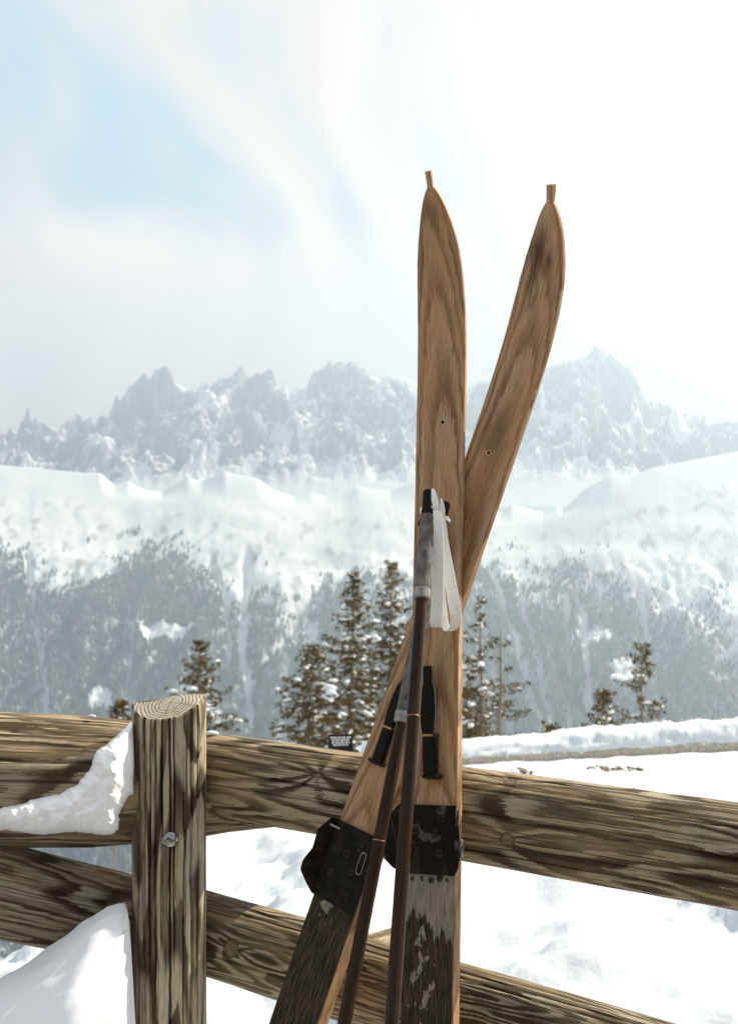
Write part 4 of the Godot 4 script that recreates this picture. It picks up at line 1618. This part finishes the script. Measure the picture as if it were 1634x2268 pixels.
	for e in [[19.0, -23.0, 24.0], [13.5, -19.0, 20.0], [8.0, -20.0, 21.0], [3.0, -17.0, 18.0]]:
		gb = GB.new()
		var x: float = e[1]
		while x < e[2] - 3.0:
			var l := minf(rng.randf_range(5.0, 11.0), e[2] - x)
			var q := x
			while q < x + l - 0.8:
				var bar := rng.randf_range(0.8, 1.5)
				block(gb, c + rx * (q + bar * 0.5) * k + up * e[0] * k + fw * 0.0095, rx * bar * 0.5 * k, up * rng.randf_range(1.5, 2.0) * k, fw * 0.001, 0.0005)
				q += bar + 0.25
			x += l + 1.6
		part("lettering", gb, M.sign_white, t)


# dark timber hut behind the camera: it keeps the sky off the near faces and shows in the bolt head
func make_hut() -> void:
	var z := 9.0
	var t := thing("timber_hut", "dark timber hut standing behind the photographer", "hut", Vector3(0.6, -0.2, z + 2.5))
	var gb: GB
	for i in 16:
		gb = GB.new()
		lathe(gb, Vector3(-5.2, 0.05 + i * 0.25, z), Vector3.RIGHT, [[0.0, 0.10], [0.01, 0.135], [11.79, 0.135], [11.8, 0.10]], 12)
		part("wall_log", gb, M.hut_wood, t)
	for sx in [-5.0, 6.4]:
		gb = GB.new()
		block(gb, Vector3(sx, 1.95, z + 2.6), Vector3(0.12, 0, 0), Vector3(0, 2.1, 0), Vector3(0, 0, 2.5), 0.02)
		part("side_wall", gb, M.hut_wood, t)
	gb = GB.new()
	block(gb, Vector3(0.7, 1.95, z + 5.2), Vector3(5.7, 0, 0), Vector3(0, 2.1, 0), Vector3(0, 0, 0.1), 0.02)
	part("back_wall", gb, M.hut_wood, t)
	for q in [-1.0, 1.0]:
		gb = GB.new()
		var down := Vector3(0, -0.5, q).normalized()
		block(gb, Vector3(0.7, 4.85, z + 2.6) + down * 1.9, Vector3(6.6, 0, 0), Vector3(0, 1, q * 0.5).normalized() * 0.09, down * 2.0, 0.02)
		part("roof_slope", gb, M.hut_wood, t)
	gb = GB.new()
	block(gb, Vector3(2.6, 1.0, z - 0.16), Vector3(0.45, 0, 0), Vector3(0, 1.0, 0), Vector3(0, 0, 0.03), 0.01)
	part("door", gb, M.old_beam, t)


func make_materials() -> void:
	var snow := mat(lin(0.56, 0.60, 0.64), 0.85)
	snow.uv1_triplanar = true
	snow.uv1_world_triplanar = true
	snow.uv1_scale = Vector3.ONE * 1.6
	snow.heightmap_enabled = true
	snow.heightmap_texture = noise_tex(21, 0.02, [], 512, 5)
	snow.heightmap_scale = 0.35
	M.snow = snow
	M.snow_fresh = snow.duplicate()
	M.snow_fresh.albedo_color = lin(0.80, 0.82, 0.84)
	M.snow_fresh.heightmap_scale = 0.15
	var icy := mat(lin(0.90, 0.91, 0.92), 0.5)
	icy.uv1_triplanar = true
	icy.uv1_scale = Vector3.ONE * 6.0
	icy.heightmap_enabled = true
	icy.heightmap_texture = noise_tex(22, 0.03, [], 512, 5)
	icy.heightmap_scale = 0.12
	M.snow_icy = icy
	M.snow_soft = mat(lin(0.84, 0.86, 0.88), 0.8)
	M.bark = mat(lin(0.24, 0.19, 0.145), 0.95)
	var nd := mat(Color.WHITE, 0.7)
	nd.vertex_color_use_as_albedo = true
	nd.backlight_enabled = true
	nd.backlight = Color(0.6, 0.58, 0.4)
	M.needles = nd
	M.zinc = mat(lin(0.27, 0.27, 0.265), 0.16, 1.0)
	M.zinc.heightmap_enabled = true
	M.zinc.uv1_triplanar = true
	M.zinc.uv1_scale = Vector3.ONE * 24.0
	M.zinc.heightmap_texture = noise_tex(23, 0.02, [], 128, 3)
	M.zinc.heightmap_scale = 0.12
	M.steel = mat(lin(0.22, 0.20, 0.18), 0.3, 1.0)
	M.brass = mat(lin(0.30, 0.19, 0.09), 0.3, 1.0)
	M.copper = mat(lin(0.34, 0.15, 0.085), 0.35, 1.0)
	M.black = mat(lin(0.008, 0.007, 0.006), 0.7)
	M.black_soft = mat(lin(0.014, 0.012, 0.010), 0.6)
	M.black_gloss = mat(lin(0.010, 0.009, 0.007), 0.38)
	M.hole = mat(lin(0.035, 0.014, 0.007), 0.9)
	M.pale_wood = mat(lin(0.50, 0.36, 0.22), 0.8)
	M.sign_black = mat(lin(0.012, 0.010, 0.009), 0.6)
	M.sign_white = mat(lin(0.62, 0.62, 0.63), 0.7)
	M.earth = mat(lin(0.13, 0.105, 0.075), 0.95)
	var soft := func(c1: Color, c2: Color, freq: float, rough: float, scale: float, bump: float, metal := 0.0, lo := 0.3, hi := 0.7, sd := 31) -> StandardMaterial3D:
		var m := mat(Color.WHITE, rough, metal)
		m.albedo_texture = noise_tex(sd, freq, [[lo, c1], [hi, c2]], 256, 5)
		m.uv1_triplanar = true
		m.uv1_scale = Vector3.ONE * scale
		if bump > 0.0:
			m.heightmap_enabled = true
			m.heightmap_texture = noise_tex(sd + 1, 0.06, [], 256, 4)
			m.heightmap_scale = bump
		return m
	M.iron = soft.call(lin(0.016, 0.013, 0.010), lin(0.040, 0.032, 0.024), 0.03, 0.5, 14.0, 0.04)
	M.iron_dark = soft.call(lin(0.007, 0.006, 0.004), lin(0.020, 0.016, 0.011), 0.02, 0.5, 9.0, 0.05)
	M.iron_worn = soft.call(lin(0.010, 0.008, 0.006), lin(0.11, 0.093, 0.073), 0.012, 0.55, 6.0, 0.05, 0.0, 0.74, 0.77, 37)
	for key in ["black", "black_soft", "black_gloss", "hole", "iron", "iron_dark", "iron_worn", "sign_black"]:
		M[key].metallic_specular = 0.18
	M.suede = soft.call(lin(0.075, 0.068, 0.058), lin(0.20, 0.19, 0.175), 0.02, 0.95, 9.0, 0.04, 0.0, 0.25, 0.75, 33)
	M.suede_pale = soft.call(lin(0.20, 0.19, 0.18), lin(0.34, 0.32, 0.30), 0.03, 0.95, 9.0, 0.03)
	M.strap = soft.call(lin(0.72, 0.71, 0.68), lin(0.82, 0.81, 0.78), 0.05, 0.9, 12.0, 0.02)
	M.old_beam = soft.call(lin(0.30, 0.27, 0.22), lin(0.46, 0.42, 0.36), 0.05, 0.95, 2.0, 0.3)
	# red-brown varnished cane with streaks along the shaft
	var pw := timber(512, 96, 1.2, 0.066, 451, {"light": Color(0.056, 0.027, 0.011), "dark": Color(0.010, 0.005, 0.0025), "grey": Color(0.036, 0.018, 0.008), "fu": 0.8, "fw": 60.0, "amp": 1.6, "checks": 0.4, "lo": 0.05, "hi": 0.8, "feather": 0.15})
	M.pole_wood = textured(pw, 0.36, 0.02)
	M.pole_wood.metallic_specular = 0.25
	M.path = soft.call(lin(0.12, 0.105, 0.085), lin(0.24, 0.21, 0.175), 0.05, 0.95, 1.0, 0.3)
	M.hut_wood = soft.call(lin(0.045, 0.032, 0.020), lin(0.085, 0.060, 0.040), 0.05, 0.9, 1.0, 0.0)
	M.worn_plate = textured(plate_tex(true), 0.5, 0.02)
	M.worn_plate.metallic_specular = 0.2
	M.dark_plate = textured(plate_tex(false), 0.6, 0.02)
	M.dark_plate.metallic_specular = 0.2


func plate_tex(worn: bool) -> Array:
	var W := 420
	var H := 96
	var n := fnoise(471 if worn else 472, 4)
	var a := PackedByteArray()
	var b := PackedByteArray()
	a.resize(W * H * 3)
	b.resize(W * H)
	for y in H:
		for x in W:
			var u := (x + 0.5) / W
			var v := (y + 0.5) / H
			var bare: float
			var streak := n.get_noise_2d(u * 9.0, v * 26.0)
			if worn:
				# paint gone to bare metal below the toe iron with a ragged lower edge, loose flakes further down
				var edge := 0.825 + 0.035 * sin(v * 5.0 + 0.4) + 0.05 * n.get_noise_2d(v * 7.0, 2.0) + 0.02 * n.get_noise_2d(v * 26.0, 5.0)
				bare = sm(-0.006, 0.006, u - edge)
				bare = maxf(bare, sm(0.20, 0.24, n.get_noise_2d(u * 14.0, v * 4.0 + 4.0) - 1.5 * absf(v - 0.42) - 1.6 * absf(u - 0.70) + 0.22))
				for e in [[0.966, 0.16, 0.006], [0.968, 0.36, 0.007], [0.965, 0.55, 0.010], [0.972, 0.72, 0.012], [0.966, 0.86, 0.006]]:
					var rr := Vector2((u - e[0]) * 0.53, (v - e[1]) * 0.09).length() + 0.002 * n.get_noise_2d(u * 60.0, v * 12.0)
					bare *= sm(e[2] * 0.45, e[2] * 0.6, rr)
			else:
				bare = sm(0.36, 0.46, 0.55 * n.get_noise_2d(u * 30.0, v * 7.0) + 0.6 * exp(-pow((u - 0.95) / 0.05, 2.0) - pow((v - 0.35) / 0.16, 2.0)))
			var c := Color(0.018, 0.013, 0.008).lerp(Color(0.075, 0.056, 0.038), clampf(0.35 + 1.3 * streak, 0.0, 1.0))
			c = c.lerp(Color(0.21, 0.185, 0.15) * (1.0 + 0.6 * streak), bare * 0.95)
			c = c.linear_to_srgb()
			var i := (y * W + x) * 3
			a[i] = int(clampf(c.r, 0, 1) * 255)
			a[i + 1] = int(clampf(c.g, 0, 1) * 255)
			a[i + 2] = int(clampf(c.b, 0, 1) * 255)
			b[y * W + x] = int(clampf(0.6 - 0.3 * bare + 0.1 * streak, 0, 1) * 255)
	return [ImageTexture.create_from_image(Image.create_from_data(W, H, false, Image.FORMAT_RGB8, a)), ImageTexture.create_from_image(Image.create_from_data(W, H, false, Image.FORMAT_L8, b))]


func _ready() -> void:
	var t0 := Time.get_ticks_msec()
	# camera: 50 mm lens, focused on the skis
	var cam := Camera3D.new()
	cam.name = "camera"
	cam.projection = Camera3D.PROJECTION_FRUSTUM
	cam.near = 0.05
	cam.far = 12000.0
	cam.size = 2.0 * cam.near * 1134.0 / F
	cam.position = EYE
	var lens := CameraAttributesPhysical.new()
	lens.frustum_focal_length = 50.0
	lens.frustum_focus_distance = 2.12
	lens.frustum_near = 0.05
	lens.frustum_far = 12000.0
	lens.exposure_aperture = 10.0
	cam.attributes = lens
	add_child(cam)
	cam.projection = Camera3D.PROJECTION_FRUSTUM
	cam.near = 0.05
	cam.far = 12000.0
	cam.size = 2.0 * cam.near * 1134.0 / F
	cam.current = true

	var env := Environment.new()
	env.background_mode = Environment.BG_SKY
	env.sky = Sky.new()
	var pano := PanoramaSkyMaterial.new()
	pano.panorama = sky_texture()
	env.sky.sky_material = pano
	env.background_energy_multiplier = 0.72
	env.tonemap_mode = Environment.TONE_MAPPER_LINEAR
	env.tonemap_exposure = 2.35
	# valley haze, brighter towards the sun
	env.volumetric_fog_enabled = true
	env.volumetric_fog_density = 0.00028
	env.volumetric_fog_albedo = Color(0.835, 0.925, 1.0)
	env.volumetric_fog_anisotropy = 0.5
	env.sdfgi_enabled = true
	env.ssao_enabled = true
	env.ssil_enabled = true
	var we := WorldEnvironment.new()
	we.environment = env
	add_child(we)
	var sun := DirectionalLight3D.new()
	sun.name = "sun"
	sun.light_color = Color(1.0, 0.96, 0.88)
	sun.light_energy = 1.4
	sun.light_angular_distance = 0.6
	sun.shadow_enabled = true
	add_child(sun)
	sun.look_at_from_position(Vector3.ZERO, -SUN)

	make_materials()
	print("materials ", Time.get_ticks_msec() - t0)
	make_ground()
	make_mountains()
	print("land ", Time.get_ticks_msec() - t0)
	make_hut()
	make_terrace_things()
	make_fence()
	print("fence ", Time.get_ticks_msec() - t0)
	make_snow_pieces()
	make_skis()
	make_poles()
	print("skis ", Time.get_ticks_msec() - t0)
	conifer("conifer", "slim brown conifer top right behind the fence post", at(443, 1425, 24), 0.40, 3.2, 501, {"snow": 0.25, "droop": 0.1})
	conifer("conifer", "short bushy conifer with heavy snow, left of the tall group", at(690, 1437, 21.5), 0.46, 3.0, 502, {"snow": 0.8, "droop": 0.3, "sparse": -0.12})
	conifer("conifer", "tall conifer in the middle of the group left of the skis", at(785, 1275, 24), 0.29, 4.6, 503, {"snow": 0.7, "trunk": 0.017, "sparse": -0.12})
	conifer("conifer", "tallest conifer top, just left of the crossing skis", at(868, 1250, 26), 0.27, 4.8, 504, {"snow": 0.55, "trunk": 0.015, "sparse": -0.10})
	conifer("conifer", "conifer close behind the upright ski, snow tufts on its tip", at(1063, 1333, 22), 0.30, 3.8, 505, {"snow": 0.5, "sparse": 0.42, "trunk": 0.018})
	conifer("pine_tree", "sparse pine with a long bare pale trunk right of the skis", at(1108, 1392, 21), 0.30, 2.6, 506, {"snow": 0.4, "sparse": 0.45, "bare": 0.45, "trunk": 0.026})
	conifer("conifer", "small conifer low between the skis and the bare pine trunk", at(1046, 1490, 23), 0.26, 2.6, 507, {"snow": 0.35, "sparse": 0.2})
	conifer("conifer", "dark conifer at the right above the snow cap, taller of two", at(1420, 1434, 20), 0.30, 2.8, 508, {"snow": 0.5, "sparse": 0.25})
	conifer("conifer", "low bushy conifer left of the dark one at the right", at(1338, 1535, 19), 0.42, 1.8, 509, {"snow": 0.6})
	conifer("conifer", "little snowy treetop peeping over the thick log left of the post", at(264, 1560, 18), 0.35, 1.2, 510, {"snow": 0.8, "trunk": 0.004})
	conifer("conifer", "tiny brown treetop rising just over the snow cap", at(1222, 1612, 17), 0.30, 0.9, 511, {"snow": 0.2})
	print("all ", Time.get_ticks_msec() - t0)
